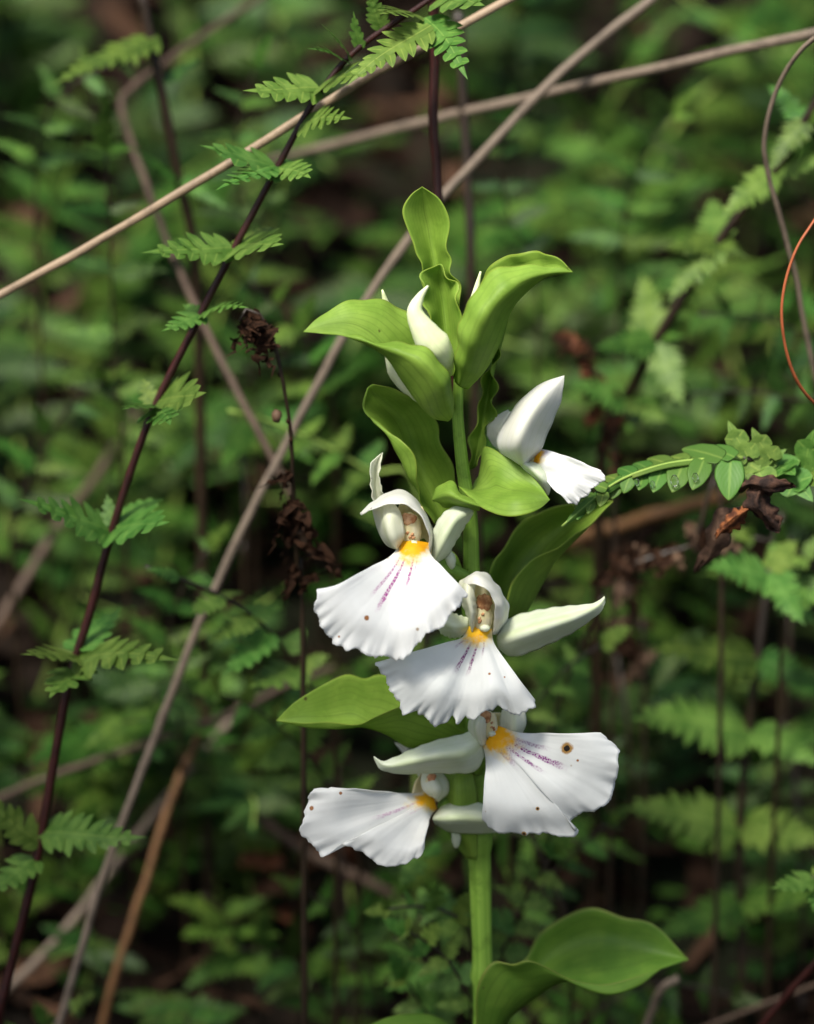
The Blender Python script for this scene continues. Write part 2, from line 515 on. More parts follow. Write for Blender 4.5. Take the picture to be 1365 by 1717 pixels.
def loft(name, guides, m, parent, nu=22, nv=30, ruffle=0.0, rfreq=7.0, fringe=0.0, bulge=0.0, thick=1.3e-4, seed=0, notch=None, wob=0.0, rlo=0.0, rhi=1.0):
    """a blade through guide curves that run base -> tip, given as (px, py, cm) or Vectors"""
    gs = []
    for g in guides:
        gs.append(spline([P(*p) if not isinstance(p, Vector) else p for p in g], nv))
    grid = []
    for j in range(nv + 1):
        grid.append(spline([g[j] for g in gs], nu))
    rr = random.Random(seed)
    ph = rr.uniform(0, 6)
    nrm = [[None] * (nu + 1) for _ in range(nv + 1)]
    for j in range(nv + 1):
        for i in range(nu + 1):
            a = grid[j][min(i + 1, nu)] - grid[j][max(i - 1, 0)]
            b = grid[min(j + 1, nv)][i] - grid[max(j - 1, 0)][i]
            n = a.cross(b)
            nrm[j][i] = n.normalized() if n.length > 1e-14 else Vector((0, -1, 0))
    out = [[p.copy() for p in row] for row in grid]
    for j in range(nv + 1):
        v = j / nv
        for i in range(nu + 1):
            u = i / nu
            e = abs(2 * u - 1) ** 2.5
            s = -1 if u < .5 else 1
            q = 0.0
            if ruffle:
                w = math.sin(v * rfreq * 2 * math.pi + ph + s) * .6 + noise.noise(Vector((v * rfreq * 1.9, s * 3.1 + seed, 0.5)))
                q += ruffle * e * w * max(0.0, min(1, v * 5, (1 - v) * 6, (v - rlo) * 8 + .0 if rlo else 1, (rhi - v) * 8 if rhi < 1 else 1))
            if bulge:
                q += bulge * math.sin(math.pi * u) * math.sin(math.pi * v)
            if wob:
                q += wob * noise.noise(grid[j][i] * 220 + Vector((seed, 0, 0)))
                q += wob * 1.5 * v * v * noise.noise(Vector((u * 7, v * 1.6, seed * 1.3))) + wob * .16 * v * noise.noise(Vector((u * 34, v * 1.5, seed + 2)))
            out[j][i] = out[j][i] + nrm[j][i] * q
            if fringe and v > 0.80:
                k = ((v - 0.80) / 0.20)
                t = (grid[j][i] - grid[j - 1][i])
                t = t.normalized() if t.length > 0 else t
                f = (noise.noise(Vector((u * 9, seed * 1.7, 0))) * 1.1 + noise.noise(Vector((u * 24, seed * 2.3, 4))) * .8
                     + noise.noise(Vector((u * 55, seed, 9))) * .38 + noise.noise(Vector((u * 120, seed, 3))) * .16)
                out[j][i] = out[j][i] + t * (fringe * k * f) + nrm[j][i] * (fringe * k * k * (1.6 * noise.noise(Vector((u * 10, seed + 5, 2))) + .8 * noise.noise(Vector((u * 26, seed + 5, 7)))))
    verts, uvs, faces = [], [], []
    for j in range(nv + 1):
        for i in range(nu + 1):
            verts.append(out[j][i])
            uvs.append((i / nu, j / nv))
    for j in range(nv):
        for i in range(nu):
            if notch and notch(( i + .5) / nu, (j + .5) / nv):
                continue
            a = j * (nu + 1) + i
            faces.append((a, a + 1, a + nu + 2, a + nu + 1))
    return build(name, verts, faces, m, parent, uvs, thick)


def tube(name, pts, radii, m, parent=None, seg=8, n=None, local=False, rough=0.0, seed=0, nodes=(), flat=1.0, caps=True, ribs=0.0):
    n = n or max(6, 4 * len(pts))
    path = spline(pts, n)
    rads = spline([Vector((r, 0, 0)) for r in radii], n)
    verts, faces, uvs = [], [], []
    ref = Vector((0.13, -0.9, 0.4)).normalized()
    for i, p in enumerate(path):
        t = (path[min(i + 1, n)] - path[max(i - 1, 0)]).normalized()
        a = (ref - t * ref.dot(t)).normalized()
        b = t.cross(a)
        r = rads[i].x
        v = i / n
        for nd in nodes:
            r *= 1 + 0.28 * math.exp(-((v - nd) / 0.006) ** 2)
        for k in range(seg):
            an = 2 * math.pi * k / seg
            q = r * (1 + rough * noise.noise(Vector((k * 1.7, v * 40, seed))) + ribs * math.cos(5 * an + v * 3))
            verts.append(p + a * (math.cos(an) * q) + b * (math.sin(an) * q * flat))
            uvs.append((k / seg, v))
    for i in range(n):
        for k in range(seg):
            faces.append((i * seg + k, i * seg + (k + 1) % seg, (i + 1) * seg + (k + 1) % seg, (i + 1) * seg + k))
    if caps:
        faces.append(tuple(reversed(range(seg))))
        faces.append(tuple(range(n * seg, (n + 1) * seg)))
    return build(name, verts, faces, m, parent, uvs, local=local)


def blob(name, c, ax, m, parent, seg=14, rings=10, noi=0.0, seed=0, taper=0.0):
    """a rounded body with its own bumps; ax = three half axes as vectors"""
    verts, faces, uvs = [], [], []
    for j in range(rings + 1):
        th = math.pi * j / rings
        for k in range(seg):
            ph = 2 * math.pi * k / seg
            d = Vector((math.sin(th) * math.cos(ph), math.sin(th) * math.sin(ph), math.cos(th)))
            s = 1 + noi * noise.noise(d * 2.1 + Vector((seed, 0, 0)))
            w = 1 - taper * (d.z * .5 + .5)
            verts.append(c + ax[0] * d.x * s * w + ax[1] * d.y * s * w + ax[2] * d.z * s)
            uvs.append((k / seg, j / rings))
    for j in range(rings):
        for k in range(seg):
            faces.append((j * seg + k, (j + 1) * seg + k, (j + 1) * seg + (k + 1) % seg, j * seg + (k + 1) % seg))
    return build(name, verts, faces, m, parent, uvs)


# ------------------------------------------------------------------ setting: ground
def axis(lo, hi, dense_lo, dense_hi, step, grow):
    v = [dense_lo + step * i for i in range(int((dense_hi - dense_lo) / step) + 1)]
    s = step
    while v[-1] < hi:
        s *= grow
        v.append(v[-1] + s)
    s = step
    while v[0] > lo:
        s *= grow
        v.insert(0, v[0] - s)
    return v


xs = axis(-40, 40, -0.5, 0.5, 0.02, 1.22)
ys = axis(-30, 60, -0.3, 0.7, 0.02, 1.22)
gv = [(x, y, ground_z(x, y)) for y in ys for x in xs]
gf = [(j * len(xs) + i, j * len(xs) + i + 1, (j + 1) * len(xs) + i + 1, (j + 1) * len(xs) + i) for j in range(len(ys) - 1) for i in range(len(xs) - 1)]
go = build('ground', gv, gf, M['soil'])
tag(go, 'dark brown soil of the bank under the ferns', 'ground', kind='structure')

# ------------------------------------------------------------------ the orchid
foot = P(812, 1717, 0.0)
orchid = empty('orchid', (foot.x, 0.0, ground_z(foot.x, 0.0) - 0.004))
tag(orchid, 'flowering white orchid with yellow throats and bright green bracts on one stem', 'orchid')

stem_px = [(812, 1740, 23), (810, 1640, 23), (806, 1500, 24), (803, 1400, 25), (800, 1250, 23), (795, 1100, 20), (791, 960, 17),
           (789, 870, 20), (777, 790, 21), (768, 700, 19), (769, 640, 14), (767, 605, 8)]
stem_pts = [Vector(orchid.location)] + [P(x, y, 0.0) for x, y, r in stem_px]
tube('stem', stem_pts, [0.0026] + [r * PX for x, y, r in stem_px], M['stem'], orchid, seg=30, n=110, rough=0.035, ribs=.03, nodes=(0.42, 0.55, 0.69, .77))

B = lambda g, m='bract', **kw: loft('bract', g, M[m], orchid, **kw)
# top bract, cupped towards us
B([[(742, 600, .3), (714, 500, .3), (704, 435, .3), (688, 395, .35), (675, 355, .4), (688, 328, .45), (708, 313, .5)],
   [(746, 600, .5), (736, 500, .7), (728, 435, .8), (719, 385, .8), (713, 350, .7), (710, 330, .6), (708, 313, .5)],
   [(750, 600, .3), (772, 510, .3), (757, 450, .3), (749, 412, .35), (754, 372, .4), (738, 335, .45), (708, 313, .5)]],
  nv=60, ruffle=6e-4, rfreq=6, rhi=0.66, seed=3)
# short wavy bract in front of it
B([[(750, 630, -.1), (728, 565, -.2), (716, 512, -.2), (705, 468, -.1), (716, 452, 0), (736, 443, .1)],
   [(755, 630, .2), (748, 560, .3), (744, 510, .35), (740, 475, .3), (738, 455, .2), (738, 443, .1)],
   [(760, 630, -.1), (774, 565, -.2), (770, 520, -.2), (768, 488, -.1), (752, 466, 0), (741, 443, .1)]],
  nv=48, ruffle=7e-4, rfreq=4, seed=9)
# arching bract on the right
B([[(763, 640, -.6), (764, 585, -1.0), (773, 536, -1.1), (790, 500, -1.1), (818, 460, -1.0), (873, 445, -.9), (931, 448, -.9), (960, 456, -.9)],
   [(771, 648, -.75), (787, 590, -1.3), (806, 540, -1.45), (836, 502, -1.4), (875, 471, -1.2), (920, 458, -1.0), (960, 456, -.9)],
   [(785, 652, -.4), (812, 622, -.7), (838, 576, -.8), (852, 532, -.8), (872, 501, -.8), (914, 466, -.8), (960, 456, -.9)],
   [(788, 640, 0), (820, 590, -.1), (838, 530, .1), (856, 482, .1), (888, 456, -.1), (930, 448, -.55), (960, 456, -.9)],
   [(780, 630, .2), (795, 560, .3), (802, 500, .3), (818, 450, .2), (850, 430, 0), (890, 422, -.2), (931, 430, -.6), (960, 456, -.9)]],
  nv=56, nu=40, ruffle=5e-4, rfreq=6, seed=5)
# arching bract on the left
B([[(760, 690, -.8), (757, 640, -1.2), (735, 602, -1.3), (715, 585, -1.3), (685, 574, -1.2), (640, 574, -1.1), (590, 561, -1), (509, 556, -1)],
   [(758, 700, -.85), (740, 650, -1.5), (705, 610, -1.6), (670, 592, -1.5), (635, 580, -1.3), (585, 563, -1.05), (509, 556, -1)],
   [(750, 706, -.6), (725, 700, -.9), (700, 675, -1), (673, 638, -1), (644, 595, -1), (600, 569, -1), (560, 560, -1), (509, 556, -1)],
   [(752, 690, -.2), (735, 640, -.3), (700, 590, -.4), (660, 548, -.6), (610, 527, -.8), (560, 536, -.9), (509, 556, -1)],
   [(755, 680, .1), (740, 620, .2), (710, 550, .1), (670, 515, -.1), (636, 503, -.3), (591, 503, -.6), (541, 528, -.8), (509, 556, -1)]],
  nv=56, nu=40, ruffle=4e-4, rfreq=6, seed=12)
# mid left bract with its rolled margin
B([[(730, 880, .1), (701, 832, -.1), (699, 785, -.35), (690, 752, -.35), (657, 728, -.2), (632, 705, 0), (613, 684, .1), (617, 651, .2)],
   [(732, 876, .2), (693, 815, 0), (680, 790, -.1), (666, 760, -.1), (647, 727, -.1), (624, 702, 0), (609, 682, .1), (616, 651, .2)],
   [(745, 880, .5), (715, 810, .6), (695, 750, .6), (672, 705, .5), (645, 675, .4), (626, 657, .3), (618, 649, .2)],
   [(768, 850, .3), (762, 795, .2), (750, 762, .2), (736, 735, .2), (732, 704, .2), (700, 670, .2), (654, 650, .2), (625, 644, .2)]],
  nv=50, nu=36, ruffle=3e-4, rfreq=5, seed=21)
# narrow wavy bract behind the stem
B([[(783, 790, .3), (790, 740, .4), (800, 700, .5), (805, 660, .5), (815, 620, .5), (835, 560, .5), (852, 520, .5)],
   [(795, 785, .5), (805, 740, .6), (815, 690, .7), (823, 640, .8), (840, 580, .8), (853, 530, .6)],
   [(800, 780, .1), (812, 735, .2), (829, 675, .2), (829, 645, .2), (830, 620, .3), (840, 580, .4), (855, 520, .5)]],
  nv=50, ruffle=1.1e-3, rfreq=5, seed=31)
# mid right bract rolled open in front of the stem
B([[(768, 815, -.5), (799, 845, -.9), (829, 861, -1.2), (856, 866, -1.4), (883, 862, -1.4), (905, 853, -1.2), (922, 838, -.9)],
   [(775, 818, -.5), (812, 838, -.8), (842, 838, -1.1), (870, 834, -1.2), (900, 836, -1.1), (922, 838, -.9)],
   [(790, 822, -.2), (820, 818, -.3), (845, 812, -.5), (875, 813, -.6), (900, 822, -.7), (922, 838, -.9)],
   [(800, 815, .1), (806, 780, .1), (812, 749, 0), (843, 762, -.2), (877, 785, -.4), (904, 812, -.6), (922, 838, -.9)]],
  nv=44, nu=40, seed=41)
B([[(806, 846, -.85), (777, 829, -.75), (757, 806, -.6), (737, 815, -.5), (725, 836, -.45)],
   [(806, 850, -.95), (777, 841, -.95), (750, 830, -.85), (725, 838, -.45)],
   [(804, 856, -.6), (780, 854, -.5), (748, 849, -.4), (726, 840, -.42)]],
  nv=26, nu=20, ruffle=3e-4, rfreq=3, seed=44)
# large dark bract behind the flowers
B([[(815, 985, .4), (822, 957, .4), (837, 930, .5), (866, 886, .7), (900, 860, .8), (960, 845, .9), (1028, 840, .9)],
   [(830, 1020, .9), (845, 975, 1.1), (875, 930, 1.3), (920, 895, 1.3), (970, 865, 1.2), (1028, 840, .9)],
   [(850, 1042, .7), (880, 1030, .8), (912, 975, .9), (940, 930, .9), (985, 885, .9), (1028, 840, .9)],
   [(833, 1045, .2), (851, 1004, .1), (863, 971, .1), (881, 948, .2), (910, 930, .3), (960, 902, .5), (1000, 868, .7), (1028, 840, .9)]],
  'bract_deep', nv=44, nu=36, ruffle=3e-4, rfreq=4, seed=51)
# bract under the second flower
B([[(788, 1030, .1), (757, 990, .1), (738, 948, .1), (745, 922, .1)],
   [(790, 1025, -.2), (768, 980, -.3), (752, 950, -.2), (748, 922, 0)],
   [(795, 1020, -.1), (780, 970, -.15), (768, 935, -.1), (750, 918, .1)]], nv=24, nu=14, seed=55)
# lower left bract
B([[(790, 1190, .2), (720, 1150, .4), (642, 1131, .3), (612, 1138, .2), (580, 1131, .1), (539, 1150, -.1), (495, 1177, -.3), (463, 1208, -.4)],
   [(790, 1230, .3), (720, 1215, .3), (660, 1205, .2), (610, 1200, 0), (570, 1200, -.1), (520, 1200, -.3), (463, 1208, -.4)],
   [(785, 1252, 0), (727, 1248, -.1), (687, 1254, -.2), (650, 1232, -.3), (604, 1219, -.4), (560, 1222, -.5), (517, 1220, -.45), (463, 1208, -.4)],
   [(785, 1235, -.3), (740, 1205, -.6), (700, 1185, -.8), (669, 1185, -.8), (629, 1204, -.7), (600, 1214, -.6), (550, 1211, -.6), (510, 1212, -.5), (463, 1208, -.4)]],
  nv=50, nu=36, ruffle=2e-4, rfreq=4, seed=61)
# bract of the lowest flowers
B([[(782, 1440, .1), (745, 1385, .1), (735, 1330, 0), (748, 1290, 0), (765, 1262, .1)],
   [(792, 1440, -.2), (770, 1380, -.4), (765, 1330, -.5), (766, 1295, -.3), (768, 1262, 0)],
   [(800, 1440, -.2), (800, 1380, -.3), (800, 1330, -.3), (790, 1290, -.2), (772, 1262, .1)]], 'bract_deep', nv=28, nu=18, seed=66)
# leaves at the bottom
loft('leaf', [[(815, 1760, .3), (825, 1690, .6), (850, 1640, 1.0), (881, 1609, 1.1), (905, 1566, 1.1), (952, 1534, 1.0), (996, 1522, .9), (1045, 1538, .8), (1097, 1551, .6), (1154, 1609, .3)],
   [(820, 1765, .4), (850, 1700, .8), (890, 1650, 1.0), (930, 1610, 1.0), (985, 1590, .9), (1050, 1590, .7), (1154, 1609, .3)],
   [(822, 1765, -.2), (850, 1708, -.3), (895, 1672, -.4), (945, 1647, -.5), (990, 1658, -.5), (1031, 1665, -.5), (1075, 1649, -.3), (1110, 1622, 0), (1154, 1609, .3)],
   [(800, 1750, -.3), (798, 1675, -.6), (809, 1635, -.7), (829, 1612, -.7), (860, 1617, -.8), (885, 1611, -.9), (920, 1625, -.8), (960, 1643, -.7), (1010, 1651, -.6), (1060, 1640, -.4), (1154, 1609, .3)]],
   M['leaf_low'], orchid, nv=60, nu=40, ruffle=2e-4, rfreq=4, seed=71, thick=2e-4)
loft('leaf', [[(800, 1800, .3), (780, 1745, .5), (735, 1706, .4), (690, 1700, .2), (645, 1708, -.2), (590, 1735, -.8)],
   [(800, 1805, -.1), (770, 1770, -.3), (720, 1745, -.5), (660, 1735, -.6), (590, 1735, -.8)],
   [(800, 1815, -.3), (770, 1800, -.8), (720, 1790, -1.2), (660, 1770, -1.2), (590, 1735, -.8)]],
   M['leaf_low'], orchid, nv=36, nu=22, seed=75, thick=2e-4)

# buds in the upper axils
tube('bud', [P(754, 625, -.4), P(738, 594, -.9), P(716, 563, -1.05), P(696, 525, -1.05), P(703, 500, -1.0), P(718, 479, -1.0)],
     [7 * PX, 17 * PX, 28 * PX, 25 * PX, 17 * PX, 1.5 * PX], M['bud'], orchid, seg=20, n=36, rough=0.05, seed=2)
tube('bud', [P(748, 690, .2), P(692, 645, .3), P(668, 596, .4), P(652, 530, .4), P(646, 505, .35), P(641, 486, .3)],
     [8 * PX, 22 * PX, 27 * PX, 16 * PX, 7 * PX, 1.5 * PX], M['bud'], orchid, seg=18, n=32, seed=4)
tube('bud', [P(775, 610, -.1), P(790, 530, 0), P(799, 485, .1), P(806, 455, .1)], [6 * PX, 13 * PX, 11 * PX, 1.5 * PX], M['bud'], orchid, seg=14, n=22, seed=6)


def fan(name, m, parent, bL, bR, wL, wR, tips, d, bow=-0.25, nu=150, nv=44, fringe=1.1e-3, seed=0, crease=0.0, sidebow=0.0):
    """a spreading lip: claw, waist, then a fan of guide curves out to the listed margin points"""
    gs = []
    n = len(tips)
    for k, t in enumerate(tips):
        f = k / (n - 1)
        a = Vector((bL[0] + (bR[0] - bL[0]) * f, bL[1] + (bR[1] - bL[1]) * f))
        w = Vector((wL[0] + (wR[0] - wL[0]) * f, wL[1] + (wR[1] - wL[1]) * f))
        tt = Vector(t[:2])
        c = math.sin(math.pi * f)
        td = t[2] if len(t) > 2 else d[2]
        td = td + sidebow * (1 - c)
        q1 = w.lerp(tt, 0.33)
        q2 = w.lerp(tt, 0.68)
        cr = crease * math.exp(-((f - 0.5) / 0.10) ** 2)
        gs.append([P(a.x, a.y, d[0] - 0.10 * c), P(w.x, w.y, d[1] - 0.18 * c), P(q1.x, q1.y, d[1] + (td - d[1]) * .33 + bow * .9 + cr * .6),
                   P(q2.x, q2.y, d[1] + (td - d[1]) * .68 + bow + cr), P(tt.x, tt.y, td + cr * 1.2)])
    return loft(name, gs, m, parent, nu=nu, nv=nv, fringe=fringe, seed=seed, thick=1.2e-4, wob=3.4e-4)


def flower(stem_at, to, r=11, mid=None):
    pts = [P(*stem_at)] + ([P(*mid)] if mid else [P(*[(a + b) / 2 for a, b in zip(stem_at, to)])]) + [P(*to)]
    return tube('flower', pts, [r * PX, r * PX * 1.15, r * PX * .9], M['stem'], orchid, seg=12, n=16)


def centre(f, c, cap, size=1.0, dark=False):
    """the column inside the hood: pale body, two-lobed brown anther cap, small beak"""
    s = PX * size
    cp = P(*c)
    body = blob('flower_centre', cp, (Vector((17 * s, 0, 0)), Vector((0, 12 * s, 0)), Vector((0, 0, 31 * s))), M['throat'], f, noi=.12, seed=c[0])
    kp = cp.lerp(P(*cap), .8)
    kp.y = cp.y - 8.5 * s
    am = M['anther_dark' if dark else 'anther']
    blob('anther', kp, (Vector((12.5 * s, 0, 2 * s)), Vector((0, 4.2 * s, 0)), Vector((-2 * s, 0, (14 if dark else 10) * s))), am, f, noi=.45, seed=cap[0], seg=18, rings=12)
    for q in range(4):
        blob('fleck', cp + Vector((rnd.uniform(-6, 9) * s, -11.5 * s, rnd.uniform(-8, 10) * s)), (Vector((3.2 * s, 0, 1 * s)), Vector((0, 2.5 * s, 0)), Vector((0, 0, 2.6 * s))), M['anther_dark'], body, seg=8, rings=6, noi=.5, seed=q)
    blob('beak', cp + Vector((4 * s, -10 * s, -17 * s)), (Vector((9 * s, 0, 0)), Vector((0, 7 * s, 0)), Vector((0, 0, 6 * s))), M['sepal'], f, noi=.2)
    return body


def project(p):
    v = p - CAM
    z = v.dot(FWD)
    return 682.5 + v.dot(RIGHT) / z * DIST / PX, 858.5 - v.dot(UP) / z * DIST / PX


def on_surface(o, px, py):
    b = orchid.location
    best = min(o.data.vertices, key=lambda v: (lambda q: (q[0] - px) ** 2 + (q[1] - py) ** 2)(project(v.co + b)))
    return best.co.copy()


def lip(f, mkw, spots, *a, **kw):
    o = fan('lip', M['white'], f, *a, **kw)
    name, yv, lines, rest = mkw
    o.data.materials[0] = m_lip(name, yv, lines, [(*on_surface(o, x, y), r, c) for x, y, r, c in spots], **rest)
    return o


L = lambda name, g, m, f, **kw: loft(name, g, M[m], f, **kw)

# --- flower behind the right bract, seen from behind
fA = flower((792, 850, -.1), (872, 776, .1), 10, (815, 800, .42))
L('sepal', [[(862, 776, -.1), (838, 757, -.2), (833, 735, -.2), (853, 697, -.2), (883, 660, -.2), (917, 639, -.2), (946, 630, -.2)],
            [(877, 780, -.5), (868, 752, -.9), (873, 725, -1.0), (890, 690, -.9), (915, 658, -.6), (946, 630, -.2)],
            [(889, 774, -.1), (908, 752, -.3), (922, 718, -.3), (938, 681, -.3), (944, 652, -.3), (946, 630, -.2)]], 'white', fA, nv=36, ruffle=1e-4, rfreq=4, seed=1)
L('petal', [[(862, 772, .3), (828, 748, .3), (816, 725, .3), (822, 704, .3), (852, 687, .2)],
            [(866, 770, .1), (845, 735, -.05), (840, 715, 0), (855, 690, .1)],
            [(872, 765, .2), (862, 740, .2), (860, 715, .2), (858, 690, .2)]], 'white', fA, nv=24, ruffle=1e-4, seed=2)
L('sepal', [[(866, 774, -.2), (876, 792, -.3), (902, 816, -.3), (918, 830, -.3)],
            [(872, 774, -.5), (893, 788, -.6), (910, 806, -.6), (919, 830, -.35)],
            [(882, 773, -.2), (905, 779, -.4), (919, 799, -.45), (923, 818, -.4), (920, 830, -.3)]], 'sepal', fA, nv=24, ruffle=1e-4, seed=3)
lip(fA, ('lip_back', 0.16, [(0.82, .20, .02, .18, .8, 0)], dict(vmax=.2)), [], (892, 780), (902, 752), (905, 796), (926, 757), [(948, 838), (964, 845), (986, 828), (1000, 814), (1012, 804), (1010, 795), (1006, 788), (996, 783)], (-.1, -.3, -.7), bow=-.15, fringe=4e-4, seed=8, nu=60)
blob('flower_centre', P(893, 770, -.05), (Vector((.0012, 0, 0)), Vector((0, .001, 0)), Vector((0, 0, .0012))), M['throat'], fA, noi=.2)

# --- upper left flower, the brightest lip
fB = flower((786, 972, -.1), (704, 912, -.55), 13, (742, 950, -.35))
L('sepal', [[(652, 872, -.3), (627, 842, -.4), (622, 807, -.4), (622, 778, -.4), (641, 759, -.3)],
            [(654, 866, -.15), (634, 835, -.2), (630, 800, -.2), (631, 778, -.25), (641, 759, -.3)],
            [(656, 860, -.1), (642, 826, -.3), (636, 799, -.35), (639, 775, -.35), (642, 759, -.3)]], 'cream', fB, nv=26, ruffle=2e-4, seed=4)
L('hood', [[(722, 938, -.4), (727, 904, -.3), (723, 880, -.3), (711, 856, -.3), (696, 836, -.3), (680, 822, -.3), (658, 823, -.4), (629, 838, -.6), (606, 858, -.9)],
           [(721, 938, -.7), (724, 904, -.9), (719, 880, -1.0), (706, 856, -1.0), (688, 836, -1.0), (660, 831, -1.0), (630, 845, -1.0), (604, 861, -.9)],
           [(718, 938, -.8), (720, 905, -1.2), (714, 880, -1.3), (700, 859, -1.3), (676, 845, -1.35), (650, 846, -1.3), (622, 855, -1.2), (606, 864, -.9)]], 'white', fB, nv=44, nu=20, ruffle=1.2e-4, seed=5)
L('petal', [[(664, 921, -1.0), (648, 914, -.9), (636, 895, -.8), (628, 870, -.7), (625, 850, -.7), (634, 842, -.7)],
            [(666, 922, -1.1), (657, 905, -1.32), (650, 880, -1.3), (648, 860, -1.15), (648, 845, -.9)],
            [(669, 918, -1.0), (678, 898, -1.15), (676, 875, -1.12), (671, 858, -1.12), (662, 845, -.95)]], 'cream', fB, nv=30, nu=20, seed=6)
L('throat', [[(674, 925, -.95), (662, 880, -.55), (672, 840, -.55)], [(696, 928, -.6), (690, 880, -.2), (690, 840, -.35)], [(724, 930, -.85), (724, 890, -.55), (708, 850, -.55)]], 'throat', fB, nv=24, nu=20, seed=7)
centre(fB, (689, 892, -.95), (683, 868, -1.2), 1.05)
L('sepal', [[(722, 932, -.7), (725, 900, -.6), (732, 876, -.6), (750, 855, -.6), (772, 848, -.6), (794, 856, -.6)],
            [(728, 940, -.9), (741, 912, -1.05), (752, 890, -1.05), (766, 870, -.95), (794, 857, -.6)],
            [(733, 944, -.7), (752, 929, -.6), (767, 904, -.6), (781, 881, -.6), (790, 868, -.6), (794, 859, -.6)]], 'sepal', fB, nv=32, nu=20, ruffle=1e-4, seed=8)
blob('spur', P(755, 938, -.4), (Vector((.0009, 0, .0003)), Vector((0, .0009, 0)), Vector((-.0004, 0, .0016))), M['sepal'], fB, noi=.2)
lip(fB, ('lip_upper', 0.19, [(0.26, .022, .18, .52, .7, .02), (0.36, .024, .18, .62, 1.0, .03), (0.54, .024, .18, .40, 1.0, .0), (.62, .02, .18, .30, .6, 0)], dict(purple=(0.42, 0.04, 0.30))), [(615, 1039, .00042, 0), (570, 1066, .0002, 0)], (670, 904), (719, 910), (662, 928), (722, 930), [(548, 990), (530, 1004), (530, 1040), (558, 1084), (605, 1097), (655, 1107), (697, 1084), (740, 1048), (774, 1012), (783, 994)], (-.95, -1.1, -2.35), bow=-.28, seed=11, crease=.12, sidebow=.35)

# --- central flower
fC = flower((796, 1100, -.1), (812, 1060, -.8), 13)
L('hood', [[(834, 1064, -.7), (849, 1041, -.6), (853, 1019, -.6), (846, 1000, -.6), (829, 975, -.6), (812, 960, -.6), (795, 960, -.8), (778, 972, -.9)],
           [(830, 1064, -.9), (842, 1041, -1.2), (844, 1018, -1.3), (837, 1000, -1.3), (822, 980, -1.3), (806, 968, -1.3), (792, 966, -1.2), (778, 974, -1.0)],
           [(826, 1064, -1.0), (829, 1040, -1.35), (829, 1015, -1.5), (823, 996, -1.55), (810, 984, -1.6), (797, 980, -1.5), (785, 980, -1.3), (777, 980, -1.1)]], 'white', fC, nv=44, nu=20, ruffle=1.6e-4, rfreq=6, seed=15)
L('petal', [[(790, 1060, -1.05), (782, 1030, -.9), (770, 1000, -.8), (768, 980, -.8), (786, 965, -.8)],
            [(792, 1060, -1.2), (790, 1028, -1.4), (783, 1000, -1.4), (783, 982, -1.3), (792, 970, -1.1)],
            [(794, 1058, -1.1), (800, 1028, -1.2), (797, 1002, -1.3), (795, 990, -1.3), (800, 978, -1.2)]], 'cream', fC, nv=26, nu=16, ruffle=2e-4, seed=16)
L('petal', [[(786, 1062, -1.0), (765, 1070, -1.0), (745, 1066, -1.0), (735, 1054, -1.0)],
            [(785, 1050, -1.1), (765, 1052, -1.35), (748, 1048, -1.3), (736, 1047, -1.1)],
            [(786, 1036, -1.0), (768, 1031, -1.0), (748, 1026, -1.0), (738, 1040, -1.0)]], 'sepal', fC, nv=22, nu=16, ruffle=2e-4, seed=17)
L('throat', [[(788, 1062, -1.0), (785, 1020, -.7), (790, 975, -.7)], [(810, 1064, -.7), (810, 1020, -.4), (810, 970, -.5)], [(832, 1064, -.9), (842, 1020, -.7), (828, 980, -.7)]], 'throat', fC, nv=24, nu=20, seed=18)
centre(fC, (809, 1034, -1.1), (813, 1006, -1.3), 1.0, True)
L('sepal', [[(834, 1060, -.6), (845, 1042, -.5), (880, 1028, -.5), (940, 1017, -.6), (988, 1013, -.8), (1006, 1006, -.85), (1013, 1000, -.9)],
            [(833, 1072, -.85), (860, 1066, -1.2), (910, 1050, -1.3), (960, 1035, -1.2), (1000, 1017, -1.0), (1014, 1001, -.9)],
            [(835, 1087, -.7), (860, 1101, -.8), (905, 1087, -.9), (958, 1062, -.9), (1003, 1030, -.9), (1015, 1010, -.9)]], 'sepal', fC, nv=40, nu=24, ruffle=1e-4, seed=19)
lip(fC, ('lip_middle', 0.17, [(0.16, .03, .15, .26, .7, 0), (0.36, .030, .17, .47, 1.0, .03), (0.53, .032, .17, .49, 1.0, .02), (.68, .02, .15, .33, .7, 0), (.2, .12, .13, .2, .5, 0)], dict(purple=(0.20, 0.012, 0.15), tint=(0.80, 0.82, 0.80))), [(822, 1131, .00025, 0), (846, 1134, .0002, 0)], (784, 1050), (824, 1054), (772, 1070), (828, 1080), [(629, 1111), (646, 1132), (660, 1164), (684, 1192), (712, 1204), (738, 1219), (764, 1207), (796, 1203), (825, 1192), (846, 1185), (870, 1196), (891, 1188), (895, 1172)], (-1.05, -1.15, -2.0), bow=-.30, seed=23, crease=.15, sidebow=.3)

